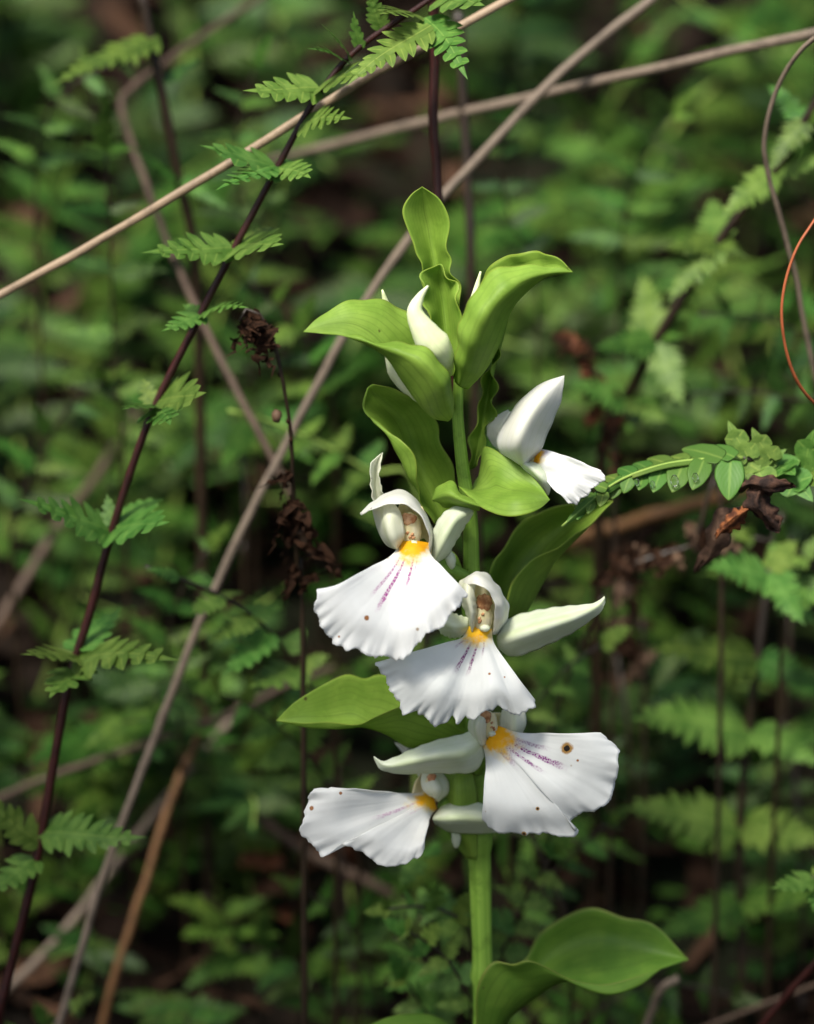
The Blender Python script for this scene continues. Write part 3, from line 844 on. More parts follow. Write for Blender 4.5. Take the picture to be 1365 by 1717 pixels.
# --- lower right flower
fD = flower((800, 1290, -.1), (818, 1236, -.7), 13)
L('hood', [[(800, 1250, -.8), (786, 1226, -.8), (788, 1205, -.8), (805, 1192, -.7)],
           [(808, 1250, -1.1), (800, 1226, -1.25), (802, 1208, -1.2), (812, 1194, -.9)],
           [(815, 1250, -1.0), (818, 1226, -1.0), (820, 1208, -1.0), (822, 1192, -.8)]], 'cream', fD, nv=24, nu=16, seed=25)
L('petal', [[(838, 1236, -.7), (838, 1212, -.6), (842, 1190, -.6)], [(858, 1236, -.9), (862, 1212, -.9), (862, 1188, -.7)], [(872, 1236, -.6), (882, 1214, -.6), (880, 1190, -.6)]], 'cream', fD, nv=20, nu=14, seed=26)
L('throat', [[(806, 1250, -.8), (806, 1225, -.6), (812, 1195, -.6)], [(825, 1245, -.6), (828, 1222, -.4), (830, 1195, -.5)], [(846, 1240, -.8), (850, 1218, -.6), (850, 1195, -.6)]], 'throat', fD, nv=18, nu=14, seed=27)
centre(fD, (822, 1216, -1.0), (813, 1203, -1.25), .75, True)
L('sepal', [[(808, 1215, -.8), (781, 1229, -.8), (736, 1240, -.8), (691, 1256, -.9), (650, 1275, -1), (636, 1274, -1), (627, 1268, -1)],
            [(809, 1245, -1), (775, 1262, -1.35), (735, 1267, -1.35), (690, 1277, -1.25), (650, 1284, -1.1), (627, 1270, -1)],
            [(812, 1268, -.9), (797, 1293, -.9), (760, 1297, -.9), (715, 1296, -.9), (675, 1298, -1), (640, 1291, -1), (628, 1274, -1)]], 'sepal', fD, nv=40, nu=24, ruffle=1e-4, seed=28)
lip(fD, ('lip_lower', 0.19, [(0.72, .03, .17, .58, 1.0, .02), (0.60, .03, .17, .48, .9, .03), (0.83, .03, .17, .42, .6, 0), (.45, .06, .14, .30, .6, 0), (.65, .25, .15, .28, .5, 0)], dict(purple=(0.22, 0.014, 0.20), tint=(0.80, 0.82, 0.80), yu=.6)), [(952, 1254, .00095, 1), (902, 1356, .00034, 1), (968, 1275, .00022, 0), (878, 1396, .0004, 1)], (810, 1248), (836, 1219), (815, 1275), (870, 1229), [(808, 1372), (818, 1389), (843, 1396), (883, 1401), (919, 1401), (955, 1404), (970, 1391), (955, 1374), (1000, 1357), (1022, 1334), (1033, 1303), (1037, 1271), (1030, 1246), (1008, 1230)], (-.95, -1.1, -1.6), bow=-.25, seed=35, fringe=7e-4, sidebow=.2)

# --- lower left flower
fE = flower((800, 1400, -.05), (742, 1346, -.3), 13)
L('hood', [[(735, 1345, -.4), (755, 1325, -.3), (745, 1300, -.3), (722, 1290, -.3)],
           [(732, 1340, -.7), (735, 1325, -.8), (728, 1308, -.7), (716, 1292, -.45)],
           [(728, 1338, -.6), (712, 1328, -.7), (706, 1312, -.6), (708, 1296, -.4)]], 'cream', fE, nv=22, nu=16, seed=36)
L('throat', [[(690, 1335, -.5), (696, 1312, -.4), (708, 1294, -.3)], [(712, 1340, -.3), (716, 1315, -.2), (718, 1294, -.2)], [(736, 1345, -.3), (746, 1320, -.2), (735, 1296, -.2)]], 'throat', fE, nv=16, nu=14, seed=37)
centre(fE, (722, 1318, -.65), (724, 1302, -.8), .6)
L('sepal', [[(727, 1368, -.5), (745, 1350, -.4), (781, 1345, -.3), (812, 1350, -.3), (845, 1385, -.2)],
            [(726, 1374, -.6), (755, 1372, -.9), (785, 1372, -.8), (815, 1376, -.6), (845, 1389, -.2)],
            [(730, 1381, -.5), (754, 1395, -.5), (790, 1398, -.4), (820, 1397, -.3), (846, 1393, -.2)]], 'sepal', fE, nv=30, nu=22, seed=38)
L('sepal', [[(724, 1330, .1), (694, 1290, .2), (672, 1258, .1), (662, 1246, 0)], [(728, 1328, -.1), (702, 1285, -.1), (680, 1256, 0), (662, 1245, 0)], [(732, 1326, .1), (712, 1280, .2), (688, 1252, .1), (662, 1245, 0)]], 'white', fE, nv=20, nu=12, seed=39)
blob('spur', P(765, 1404, -.3), (Vector((.0008, 0, .0001)), Vector((0, .0008, 0)), Vector((-.0001, 0, .0018))), M['sepal'], fE, noi=.2)
lip(fE, ('lip_lowest', 0.19, [(0.36, .03, .18, .5, .55, 0), (0.5, .025, .18, .42, .45, 0), (.6, .03, .18, .35, .3, 0)], dict(purple=(0.45, 0.10, 0.36), tint=(0.84, 0.85, 0.82))), [(571, 1331, .0003, 0), (522, 1356, .0004, 0)], (724, 1326), (733, 1356), (690, 1331), (722, 1368), [(556, 1319), (528, 1324), (515, 1342), (508, 1370), (507, 1400), (526, 1417), (543, 1437), (570, 1416), (604, 1427), (629, 1445), (664, 1454), (691, 1442), (706, 1428), (710, 1410)], (-.35, -.55, -1.6), bow=-.25, seed=47, fringe=7e-4, sidebow=.25)

# ------------------------------------------------------------------ fern pieces
def lobe(verts, faces, uvs, b, d, side, nrm, ln, wd, nl=5, tooth=0.0, rs=None, fold=0.18, droop=0.15, point=0.5, v0=0.0):
    """one leaf lobe: folded along its vein, rounded or pointed, base at b"""
    rs = rs or rnd
    i0 = len(verts)
    for j in range(nl + 1):
        t = j / nl
        w = wd * (1 - t ** (2.6 - point)) ** 0.6 * (0.80 + 0.34 * math.sin(math.pi * min(1, t * 1.15)))
        if j == nl:
            w = wd * 0.03
        dz = -droop * ln * t * t
        for k, s in enumerate((-1, 0, 1)):
            jit = 1 + (rs.uniform(-tooth, tooth) if s else 0)
            p = b + d * (ln * t) + side * (s * w * jit) + nrm * (dz + (fold * w if s else 0))
            verts.append(p)
            uvs.append((k / 2, v0 + (1 - v0) * t))
    for j in range(nl):
        for k in range(2):
            a = i0 + j * 3 + k
            faces.append((a, a + 1, a + 4, a + 3))


def pinna_profile(x, sh):
    return (1 - x) ** 0.75 * (0.72 + 0.28 * min(1, x / 0.15)) if sh == 0 else math.sin(math.pi * (0.12 + 0.86 * x)) ** 0.8 * (1 - .25 * x)


def pinna_mesh(name, m, nlobes=8, width=0.26, seed=0, shape=0, tooth=0.0, nl=5, droop=0.10, spread=1.15, crumple=0.0, solid=0.35, point=-0.2):
    """a pinna of unit length along +X, upper face +Z"""
    rs = random.Random(seed)
    verts, faces, uvs = [], [], []
    X, Y, Z = Vector((1, 0, 0)), Vector((0, 1, 0)), Vector((0, 0, 1))

    def axis_at(x):
        return Vector((x, 0.02 * math.sin(x * 5 + seed), -droop * x * x))
    step = 0.86 / nlobes
    for i in range(nlobes):
        x = 0.05 + step * i
        l = width * pinna_profile(x, shape)
        for s in (-1, 1):
            a = R(rs.uniform(56, 70)) * (1 - .25 * x)
            d = (X * math.cos(a) + Y * (s * math.sin(a)) + Z * rs.uniform(-.05, .09)).normalized()
            sd = Z.cross(d) * -s
            nn = d.cross(sd).normalized()
            if nn.z < 0:
                nn = -nn
            lobe(verts, faces, uvs, axis_at(x + rs.uniform(-.01, .01)), d, sd, nn, l * rs.uniform(.88, 1.1), step * 0.5 * spread * (0.75 + .4 * l / width), nl, tooth, rs, rs.uniform(.0, .12), rs.uniform(-.03, .2), point=point)
    # winged axis that joins the lobes, running out into the tip
    i0 = len(verts)
    n = 12
    for i in range(n + 1):
        x = i / n
        w = width * solid * pinna_profile(min(x, .999), shape) * (0.55 + .45 * min(1, max(0, (x - .3) / .4))) + 0.012 * (1 - x)
        c = axis_at(x)
        verts += [c + Y * w + Z * .006, c + Z * 0.012, c - Y * w + Z * .006]
        uvs += [(0, x * .8), (.5, x * .8), (1, x * .8)]
    for i in range(n):
        for k in range(2):
            a = i0 + i * 3 + k
            faces.append((a, a + 1, a + 4, a + 3))
    if crumple:
        verts = [v + Vector((noise.noise(v * 5 + Vector((seed, 1, 0))), noise.noise(v * 5 + Vector((seed, 7, 3))), noise.noise(v * 6 + Vector((seed, 3, 9))))) * crumple for v in verts]
    me = bpy.data.meshes.new(name)
    me.from_pydata([tuple(v) for v in verts], [], faces)
    lay = me.uv_layers.new(name='UVMap')
    for lp in me.loops:
        lay.data[lp.index].uv = uvs[lp.vertex_index]
    me.polygons.foreach_set('use_smooth', [True] * len(me.polygons))
    me.materials.append(m)
    me.update()
    return me


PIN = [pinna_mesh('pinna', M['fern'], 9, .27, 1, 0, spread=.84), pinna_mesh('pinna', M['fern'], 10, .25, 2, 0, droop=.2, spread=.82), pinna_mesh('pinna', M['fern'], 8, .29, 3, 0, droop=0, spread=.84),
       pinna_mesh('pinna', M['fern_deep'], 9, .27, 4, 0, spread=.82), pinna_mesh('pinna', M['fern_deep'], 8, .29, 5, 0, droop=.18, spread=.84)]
PINN = [pinna_mesh('pinna', M['fern_near'], 5, .34, 11, 0, .07, 8, point=-.9, solid=.34, spread=.9), pinna_mesh('pinna', M['fern_near'], 6, .31, 12, 0, .07, 8, point=-.9, droop=.2, solid=.34, spread=.9),
        pinna_mesh('pinna', M['fern_near'], 4, .38, 13, 0, .08, 8, point=-.9, droop=.05, solid=.34, spread=.92), pinna_mesh('pinna', M['fern_near'], 8, .30, 14, 0, .05, 7, point=-.9, droop=.12, solid=.34, spread=.86)]
TRI = pinna_mesh('pinna', M['fern_near'], 2, .44, 17, 0, .07, 8, point=-.5, droop=.1, solid=.62, spread=1.05)
DEADP = [pinna_mesh('dead_pinna', M['dead'], 5, .34, 21, 0, .2, 5, crumple=.20, droop=.6), pinna_mesh('dead_pinna', M['dead'], 5, .30, 22, 0, .2, 5, crumple=.26, droop=.9),
         pinna_mesh('dead_pinna', M['dead_rust'], 5, .30, 23, 0, .2, 5, crumple=.22, droop=.5), pinna_mesh('dead_pinna', M['dead_tan'], 5, .30, 24, 0, .2, 5, crumple=.22, droop=.5)]


def frame_matrix(base, tip, hint, wide=1.0):
    x = tip - base
    ln = x.length
    x = x.normalized()
    z = (hint - x * hint.dot(x)).normalized()
    y = z.cross(x)
    m = Matrix((x * ln, y * ln * wide, z * ln)).transposed().to_4x4()
    m.translation = base
    return m


def put(me, name, parent, base, tip, hint, wide=1.0):
    """a mesh of unit length laid from base to tip under its thing"""
    o = bpy.data.objects.new(name, me)
    col.objects.link(o)
    b = base_of(parent)
    o.parent = parent
    o.matrix_local = frame_matrix(base - b, tip - b, hint, wide)
    return o


def to_ground(p, lean=(0, 0)):
    x, y = p.x + lean[0], p.y + lean[1]
    return Vector((x, y, ground_z(x, y) - 0.006))


CAMV = (-FWD).normalized()


def frond_px(name, label, cat, path, width, mtl, pairs, meshes=PINN, hint=(-.1, -.55, .8), group=None, wide=1.0, grounded=True, seg=8, lean=(0, 0.02), name_p='pinna'):
    """a frond that follows photo points; pairs = (base px,py,d, tip px,py,d[, mesh index])"""
    pts = [P(*p) for p in path]
    if grounded:
        g = to_ground(pts[0], lean)
        pts = [g, g.lerp(pts[0], .55) + Vector((0, 0, .004))] + pts
    t = empty(name, pts[0])
    tag(t, label, cat, group)
    k0 = 2 if grounded else 0
    rad = [width[0] * PX] * k0 + [(width[0] + (width[1] - width[0]) * i / max(1, len(path) - 1)) * PX for i in range(len(path))]
    tube('rachis', pts, rad, mtl, t, seg=seg, n=12 * len(pts), rough=.06, seed=path[0][0])
    for i, q in enumerate(pairs):
        me = meshes[(q[6] if len(q) > 6 else i) % len(meshes)]
        h = Vector(hint) + Vector((rnd.uniform(-.2, .2), rnd.uniform(-.25, .25), rnd.uniform(-.1, .1)))
        put(me, name_p, t, P(*q[0:3]), P(*q[3:6]), h, wide * rnd.uniform(.85, 1.15))
    return t


# --- red-stemmed fern on the left
dl = lambda py: 1.6 + (1400 - py) * .0006
lf_path = [(-5, 1740, 1.2), (18, 1620, 1.2), (60, 1450, 1.3), (112, 1160, 1.5), (150, 1030, 1.6), (188, 890, 1.7), (250, 705, 1.8), (330, 540, 1.9), (385, 432, 2.0), (460, 290, 2.1), (530, 165, 2.2), (600, 82, 2.2), (690, 20, 2.2), (740, -14, 2.2)]
lf_pairs = [(68, 1415, 1.3, -30, 1330, .6, 1), (66, 1400, 1.3, 236, 1392, .5, 3), (60, 1440, 1.3, -20, 1490, .2, 0),
            (128, 1100, 1.5, 40, 1085, .3, 0), (126, 1108, 1.5, 275, 1075, 0, 1), (124, 1120, 1.5, 85, 1165, 0, 2), (132, 1090, 1.5, 200, 1012, 2.6, 2),
            (186, 893, 1.7, 58, 822, .6, 1), (190, 890, 1.7, 282, 868, .4, 2), (190, 880, 1.7, 275, 828, 2.4, 0), (188, 880, 1.7, 178, 826, 2.0, 2),
            (258, 680, 1.8, 206, 674, .5, 0), (262, 678, 1.8, 342, 652, .5, 2), (258, 676, 1.8, 238, 634, 2.2, 2), (262, 684, 1.8, 280, 700, .3, 0),
            (338, 528, 1.9, 274, 546, .9, 0), (340, 526, 1.9, 404, 494, .9, 1), (340, 524, 1.9, 304, 510, 2.2, 2),
            (392, 418, 2.0, 255, 404, .9, 1), (394, 416, 2.0, 474, 402, .6, 2), (396, 412, 2.0, 470, 372, 2.8, 0),
            (462, 280, 2.1, 340, 240, 1.2, 2), (464, 282, 2.1, 516, 288, .9, 0), (463, 280, 2.1, 372, 286, .5, 1), (466, 272, 2.1, 512, 268, 2.6, 1),
            (505, 210, 2.1, 572, 180, 1.0, 1), (536, 150, 2.2, 414, 142, 1.2, 0), (545, 138, 2.2, 604, 120, 1.0, 2),
            (580, 104, 2.2, 530, 62, 1.2, 1), (588, 96, 2.2, 548, 36, 1.5, 0), (604, 80, 2.2, 590, 20, 2.0, 2),
            (640, 50, 2.2, 620, -20, 2.0, 1), (720, 42, 1.6, 580, 128, .6, 3), (715, 30, 2.0, 780, 106, .6, 1), (745, -6, 2.2, 812, 2, .8, 2), (690, 22, 2.2, 640, 10, .8, 0)]
frond_px('fern', 'tall fern with red-brown stalk and small toothed pinnae crossing the thick straw stalk', 'fern', lf_path, (10.5, 5), M['rachis_red'], lf_pairs, hint=(-.1, -.62, .8), wide=1.05)

# --- the sharp fern tip that reaches the upper right flower: pinnules as pieces of their own
rf = empty('fern', P(1420, 840, 1.0))
tag(rf, 'sharp green fern tip with small wet pinnules touching the upper right orchid flower', 'fern')
rf_axis = [(1440, 800, 1.6), (1365, 795, 1.2), (1300, 782, .9), (1245, 768, .6), (1190, 770, .4), (1120, 778, .2), (1050, 800, 0), (1000, 832, -.3), (942, 882, -.6)]
tube('rachis', [P(*p) for p in rf_axis[:4]], [6 * PX, 5 * PX, 4 * PX, 4 * PX], M['rachis'], rf, seg=8, n=20)
pin = tube('pinna', [P(*p) for p in rf_axis[3:]], [4 * PX, 4 * PX, 3.6 * PX, 3 * PX, 2.4 * PX, 1.2 * PX], M['costa'], rf, seg=8, n=30)


def pinnule(parent, b, tip, wd, nrm, seed=0, tooth=.08, name='pinnule', m='fern_near', nl=10, thick=2.5e-4, fold=.16, point=0.3):
    verts, faces, uvs = [], [], []
    d = tip - b
    ln = d.length
    d = d.normalized()
    n = (nrm - d * nrm.dot(d)).normalized()
    lobe(verts, faces, uvs, b, d, n.cross(d), n, ln, wd, nl, tooth, random.Random(seed), fold, .12, point)
    o = build(name, verts, faces, M[m], parent, uvs, thick)
    s = o.modifiers.new('round', 'SUBSURF')
    s.levels = s.render_levels = 1
    return o


UPN = Vector((-.1, -.75, .6)).normalized()
low = [((1225, 772), (1222, 836), 20), ((1180, 772), (1162, 818), 16), ((1146, 776), (1128, 822), 17), ((1112, 781), (1096, 822), 14), ((1082, 788), (1072, 818), 12), ((1056, 799), (1046, 826), 11), ((1034, 811), (1026, 836), 10), ((1013, 824), (1006, 848), 9), ((994, 838), (986, 860), 8), ((976, 852), (968, 870), 7)]
upp = [((1232, 768), (1180, 744), 14), ((1212, 770), (1142, 746), 17), ((1150, 774), (1120, 762), 13), ((1120, 780), (1084, 764), 14), ((1088, 788), (1062, 772), 13), ((1062, 796), (1036, 782), 12), ((1040, 808), (1014, 796), 11), ((1018, 821), (995, 812), 9.5), ((998, 836), (976, 830), 8), ((980, 850), (961, 848), 7)]
for i, (a, b, w) in enumerate(low):
    pinnule(pin, P(*a, .3 - (.6 if a[0] < 1020 else .25 if a[0] < 1070 else 0)), P(*b, -.15 - (.4 if a[0] < 1020 else 0)), w * 1.2 * PX, Vector((-.05, -.9, .5)), i, tooth=.07, point=-1.0)
for i, (a, b, w) in enumerate(upp):
    pinnule(pin, P(*a, .3 - (.6 if a[0] < 1020 else .25 if a[0] < 1070 else 0)), P(*b, .75 - (1.0 if a[0] < 1020 else .4 if a[0] < 1070 else 0)), w * 1.3 * PX, Vector((-.05, -.55, .8)), 20 + i, tooth=.07, point=-1.0)
# wing that joins the pinnules, and the solid tip of the pinna
loft('pinna_wing', [[(1240, 765, .6), (1190, 765, .5), (1120, 773, .3), (1060, 792, .1)], [(1240, 770, .55), (1190, 771, .35), (1120, 779, .15), (1060, 797, 0)], [(1240, 775, .5), (1190, 777, .3), (1120, 785, .1), (1060, 802, -.05)]], M['fern_near'], pin, nu=8, nv=24)
loft('pinna_tip', [[(1080, 784, .2), (1045, 795, .1), (1006, 820, -.15), (970, 848, -.4), (942, 884, -.6)], [(1080, 792, .1), (1045, 803, 0), (1005, 830, -.3), (970, 858, -.5), (942, 884, -.6)],
                   [(1080, 800, .1), (1048, 812, 0), (1014, 834, -.25), (978, 862, -.45), (942, 884, -.6)]], M['fern_near'], pin, nu=12, nv=40, ruffle=1.5e-4, rfreq=8)
for i, (a, b, w, m2) in enumerate([((1252, 766), (1222, 704), 24, 0), ((1290, 770), (1262, 716), 20, 0), ((1250, 770), (1228, 835), 24, 0), ((1262, 772), (1290, 826), 24, 0), ((1290, 776), (1318, 752), 20, 0),
                                   ((1300, 784), (1362, 836), 26, 0), ((1345, 790), (1366, 720), 24, 0), ((1352, 792), (1400, 800), 26, 0), ((1300, 780), (1330, 790), 18, 0)]):
    put(TRI, 'pinna', rf, P(*a, .6 + i * .05), P(*b, .35 + (.4 if b[1] < a[1] else -.2)), UPN, 1.25 if i % 2 else 1.1)
dropm, ntd = mat('water_drop')
pb = N(ntd, 'ShaderNodeBsdfPrincipled')
pb.inputs['Transmission Weight'].default_value = 1.0
pb.inputs['IOR'].default_value = 1.33
pb.inputs['Roughness'].default_value = 0.02
od = N(ntd, 'ShaderNodeOutputMaterial')
ntd.links.new(pb.outputs[0], od.inputs[0])
M['drop'] = dropm
for (x, y, d, r) in [(1131, 806, -.13, 8), (1166, 800, -.08, 6), (1094, 812, -.1, 5), (1068, 808, -.12, 5)]:
    o = blob('water_drop', P(x, y, d), (Vector((r * PX * .8, 0, r * PX * .4)), Vector((0, r * PX * .55, 0)), Vector((-r * PX * .3, 0, r * PX * 1.2))), M['drop'], None, seg=12, rings=8, noi=.1, seed=x)
    tag(o, 'clear water drop on the underside lobes of the sharp fern tip', 'water drop', 'water drops on the fern tip')
rf.location = rf.location

# --- stepping fern on the right, out of focus
frond_px('fern', 'blurred fern climbing beside the thin arching brown stem with paired grey-green pinnae', 'fern',
         [(1010, 760, 8.5), (1060, 650, 8), (1106, 562, 7.5), (1206, 404, 7), (1300, 285, 6.5), (1352, 200, 6.2), (1420, 90, 6)], (13, 9), M['rachis'],
         [(1352, 200, 6.2, 1282, 136, 7, 0), (1352, 200, 6.2, 1284, 282, 5.6, 1), (1352, 200, 6.2, 1410, 150, 5.6, 1), (1300, 285, 6.5, 1212, 362, 5.8, 3), (1300, 285, 6.5, 1385, 256, 6, 3),
          (1206, 404, 7, 1192, 318, 8.2, 3), (1206, 404, 7, 1114, 416, 6.4, 2), (1206, 404, 7, 1250, 424, 6.4, 1), (1206, 404, 7, 1118, 500, 6.2, 3),
          (1095, 570, 7.5, 1072, 446, 8.8, 3), (1100, 572, 7.5, 994, 582, 6.8, 2), (1100, 572, 7.5, 1146, 676, 6.6, 3), (1106, 566, 7.5, 1150, 560, 7, 0),
          (1050, 670, 8, 960, 640, 7.4, 3), (1050, 670, 8, 1120, 700, 7.2, 3)], meshes=PIN[:3] + [PINN[3]], hint=(-.1, -.8, .55), wide=1.15)
# --- fern at lower right with level pinna pairs
frond_px('fern', 'fern with level pinna pairs on an upright dark stalk right of the bottom leaf', 'fern',
         [(1242, 1700, 7), (1244, 1560, 7), (1240, 1400, 7), (1255, 1230, 7), (1272, 1090, 7), (1290, 960, 7.4), (1310, 860, 8)], (11, 8), M['rachis'],
         [(1270, 1100, 7, 1102, 1084, 5.8, 0), (1270, 1102, 7, 1385, 1145, 5.8, 1), (1256, 1222, 7, 1068, 1194, 5.8, 3), (1256, 1226, 7, 1385, 1270, 5.8, 3), (1240, 1385, 7, 1052, 1348, 5.8, 3), (1240, 1388, 7, 1390, 1398, 5.6, 3),
          (1244, 1510, 7, 1100, 1572, 5.6, 0), (1244, 1508, 7, 1380, 1500, 5.8, 2), (1288, 975, 7.4, 1190, 950, 6.6, 1), (1288, 975, 7.4, 1375, 1040, 6.4, 3)], meshes=PIN[:3] + [PINN[3]], hint=(0, -.72, .62), wide=1.1)
# --- small ferns between the straw stalks and the flowers
frond_px('fern', 'small leafy fern between the straw stalk and the lower left bract', 'fern',
         [(560, 1230, 4.6), (510, 1140, 4.3), (470, 1080, 4.0), (420, 1030, 3.7), (340, 985, 3.3), (243, 950, 3.0)], (6, 3), M['rachis'],
         [(500, 1125, 4.2, 552, 1095, 4.2, 0), (480, 1095, 4.1, 512, 1045, 4.6, 1), (495, 1120, 4.2, 420, 1150, 3.2, 2), (455, 1062, 3.9, 372, 1125, 3.0, 0), (420, 1030, 3.7, 470, 1010, 4.4, 2), (425, 1035, 3.7, 350, 1065, 3.0, 1), (372, 1000, 3.5, 410, 985, 3.9, 1), (370, 1000, 3.4, 320, 1025, 2.8, 0), (520, 1160, 4.4, 470, 1200, 3.4, 1), (535, 1190, 4.5, 590, 1180, 4.4, 2), (300, 968, 3.1, 243, 950, 2.9, 3)],
         meshes=PINN, hint=(0, -.6, .8), wide=1.35)
frond_px('fern', 'bright yellow-green fern reaching behind the top of the crossing straw stalks', 'fern',
         [(700, 830, 8.5), (620, 790, 8), (540, 745, 7.5), (460, 710, 7), (383, 688, 6.5)], (6, 3), M['costa'],
         [(610, 785, 8, 640, 730, 8.6, 0), (610, 788, 8, 570, 830, 7.2, 1), (560, 755, 7.6, 590, 710, 8.2, 2), (560, 760, 7.6, 520, 810, 6.9, 0), (510, 730, 7.3, 540, 690, 7.8, 1), (510, 735, 7.3, 470, 775, 6.6, 2), (460, 710, 7, 384, 686, 6.3, 3)], meshes=PIN, hint=(-.1, -.5, .85), wide=1.5)
frond_px('fern', 'pale green fern growing low on the left of the orchid stem under the lowest flower', 'fern',
         [(800, 1600, 3.2), (760, 1545, 3), (700, 1520, 2.8), (630, 1526, 2.4)], (5, 3), M['costa'],
         [(720, 1522, 2.8, 622, 1526, 2.2, 3), (740, 1530, 2.9, 740, 1480, 3.6, 0), (760, 1545, 3, 790, 1495, 3.6, 2), (745, 1535, 2.9, 745, 1590, 2.3, 1), (770, 1555, 3, 800, 1600, 2.6, 0), (720, 1524, 2.8, 700, 1480, 3.3, 1), (700, 1440, 2.6, 672, 1488, 2.0, 2), (715, 1425, 2.7, 740, 1430, 2.2, 2)], meshes=PINN, hint=(-.1, -.6, .8), wide=1.3)
frond_px('fern', 'dark green fern under the bottom left of the orchid stem', 'fern',
         [(760, 1760, 4.6), (735, 1660, 4.4), (700, 1600, 4.2), (660, 1575, 4)], (5, 3), M['rachis'],
         [(735, 1660, 4.4, 680, 1720, 3.6, 0), (735, 1655, 4.4, 790, 1690, 3.8, 1), (715, 1625, 4.3, 650, 1660, 3.6, 2), (720, 1620, 4.3, 780, 1625, 4, 0), (690, 1592, 4.2, 640, 1580, 3.6, 1)], meshes=PINN, hint=(0, -.6, .8), wide=1.3)
frond_px('fern', 'fern with a light green tip poking in beside the dark red stem', 'fern',
         [(1420, 1560, 1.8), (1390, 1500, 1.6), (1360, 1470, 1.5)], (5, 3), M['rachis'],
         [(1370, 1475, 1.5, 1295, 1482, .8, 0), (1368, 1478, 1.5, 1372, 1530, .8, 1), (1368, 1472, 1.5, 1400, 1440, 1.4, 2)], meshes=PINN, hint=(0, -.6, .8), wide=1.3)
frond_px('fern', 'fern with broad drooping pinnae beside the dead brown leaf', 'fern',
         [(1310, 1100, 5.5), (1300, 1020, 5.2), (1290, 960, 5)], (7, 4), M['rachis'],
         [(1290, 965, 5, 1195, 945, 4, 3), (1292, 960, 5, 1350, 1040, 4, 3), (1290, 955, 5, 1340, 900, 5.6, 0), (1300, 1015, 5.2, 1390, 990, 4.6, 1)], meshes=PINN, hint=(-.1, -.75, .6), wide=1.2)
frond_px('fern', 'blurred fern low between the leaning straws at lower left', 'fern',
         [(420, 1700, 9), (400, 1600, 8.5), (380, 1540, 8.2), (340, 1500, 8)], (6, 4), M['rachis'],
         [(372, 1528, 8.2, 280, 1505, 7.4, 0), (376, 1532, 8.2, 440, 1500, 7.8, 1), (385, 1550, 8.3, 300, 1570, 7.4, 2), (390, 1560, 8.3, 470, 1560, 7.6, 0), (400, 1600, 8.5, 310, 1650, 7.6, 1), (400, 1605, 8.5, 490, 1640, 7.8, 2)], meshes=PIN, hint=(0, -.6, .8), wide=1.3)
frond_px('fern', 'blurred fern arching under the upper left dark stem with a long pale pinna', 'fern',
         [(330, 480, 8.6), (300, 300, 8.2), (268, 140, 8), (235, -20, 8)], (12, 9), M['rachis'],
         [(262, 62, 8, 88, 128, 6.6, 0), (268, 140, 8, 340, 90, 8.6, 3), (300, 300, 8.2, 210, 240, 7.4, 2), (302, 300, 8.2, 380, 340, 7.4, 1), (318, 400, 8.4, 240, 430, 7.6, 1)], meshes=PIN, hint=(-.1, -.6, .8), wide=.9)

def auto_frond(label, path, plen, n, meshes=PIN, mtl='rachis', w=5, hint=(0, -.75, .65), seed=0, wide=1.1, lift=.15, both=True):
    """a frond along photo points with paired pinnae of plen photo pixels"""
    rs = random.Random(seed)
    q = spline([Vector(p) for p in path], n)
    prs = []
    for i in range(1, n + 1):
        a, b = q[max(0, i - 1)], q[min(n, i + 1)]
        t = Vector((b.x - a.x, b.y - a.y)).normalized()
        f = i / n
        l = plen * (1.05 - .65 * max(0, f - .45) / .55) * rs.uniform(.85, 1.12)
        for sd in (-1, 1):
            pn = Vector((-t.y * sd, t.x * sd)) + t * rs.uniform(.15, .5)
            pn.y += lift * rs.uniform(0, 1)
            pn = pn.normalized() * l
            prs.append((q[i].x, q[i].y, q[i].z, q[i].x + pn.x, q[i].y + pn.y, q[i].z - rs.uniform(-.3, .9) * plen * .01, rs.randrange(len(meshes))))
    prs.append((q[n].x, q[n].y, q[n].z, 2 * q[n].x - q[n - 1].x, 2 * q[n].y - q[n - 1].y, q[n].z - .3, 0))
    return frond_px('fern', label, 'fern', path, (w, w * .5), M[mtl], prs, meshes=meshes, hint=hint, wide=wide)


auto_frond('upright fern with level pinnae in front of the kinked grey stalk', [(205, 760, 9), (192, 600, 8.6), (186, 420, 8.2), (178, 250, 8)], 95, 5, seed=1)
auto_frond('bowed fern over the top of the kinked grey stalk', [(60, 330, 11), (70, 220, 10.6), (110, 150, 10.2), (200, 100, 9.8)], 80, 5, seed=2)
auto_frond('leafy fern spreading under the lower left bract beside the long leaning straw', [(600, 1400, 5.6), (560, 1330, 5.4), (500, 1250, 5.2), (430, 1190, 5), (360, 1160, 4.8)], 78, 6, meshes=PINN, seed=3, wide=1.3)
auto_frond('fern with bright level rows of pinnae under the stepping fern', [(1440, 700, 8.6), (1340, 670, 8.2), (1230, 655, 8), (1110, 668, 7.8)], 60, 7, seed=4)
auto_frond('fern bowing left behind the rust tendril', [(1420, 600, 9.5), (1350, 560, 9.2), (1260, 530, 9), (1170, 528, 8.8)], 70, 5, seed=5)
auto_frond('fern rising in the shade between the orchid stem and the lower right lip', [(850, 1560, 6.4), (900, 1500, 6.2), (950, 1440, 6), (1020, 1380, 5.8)], 72, 5, seed=6)
auto_frond('fern peeping out right of the middle lip', [(860, 1240, 5.6), (900, 1180, 5.4), (950, 1120, 5.2), (1010, 1080, 5.2)], 55, 4, meshes=PINN, seed=7, wide=1.3)
auto_frond('low fern spreading across the hollow between the rusty stem and the orchid stem', [(560, 1720, 8), (520, 1640, 7.6), (470, 1600, 7.4), (400, 1590, 7.2)], 85, 5, seed=8, wide=1.2)
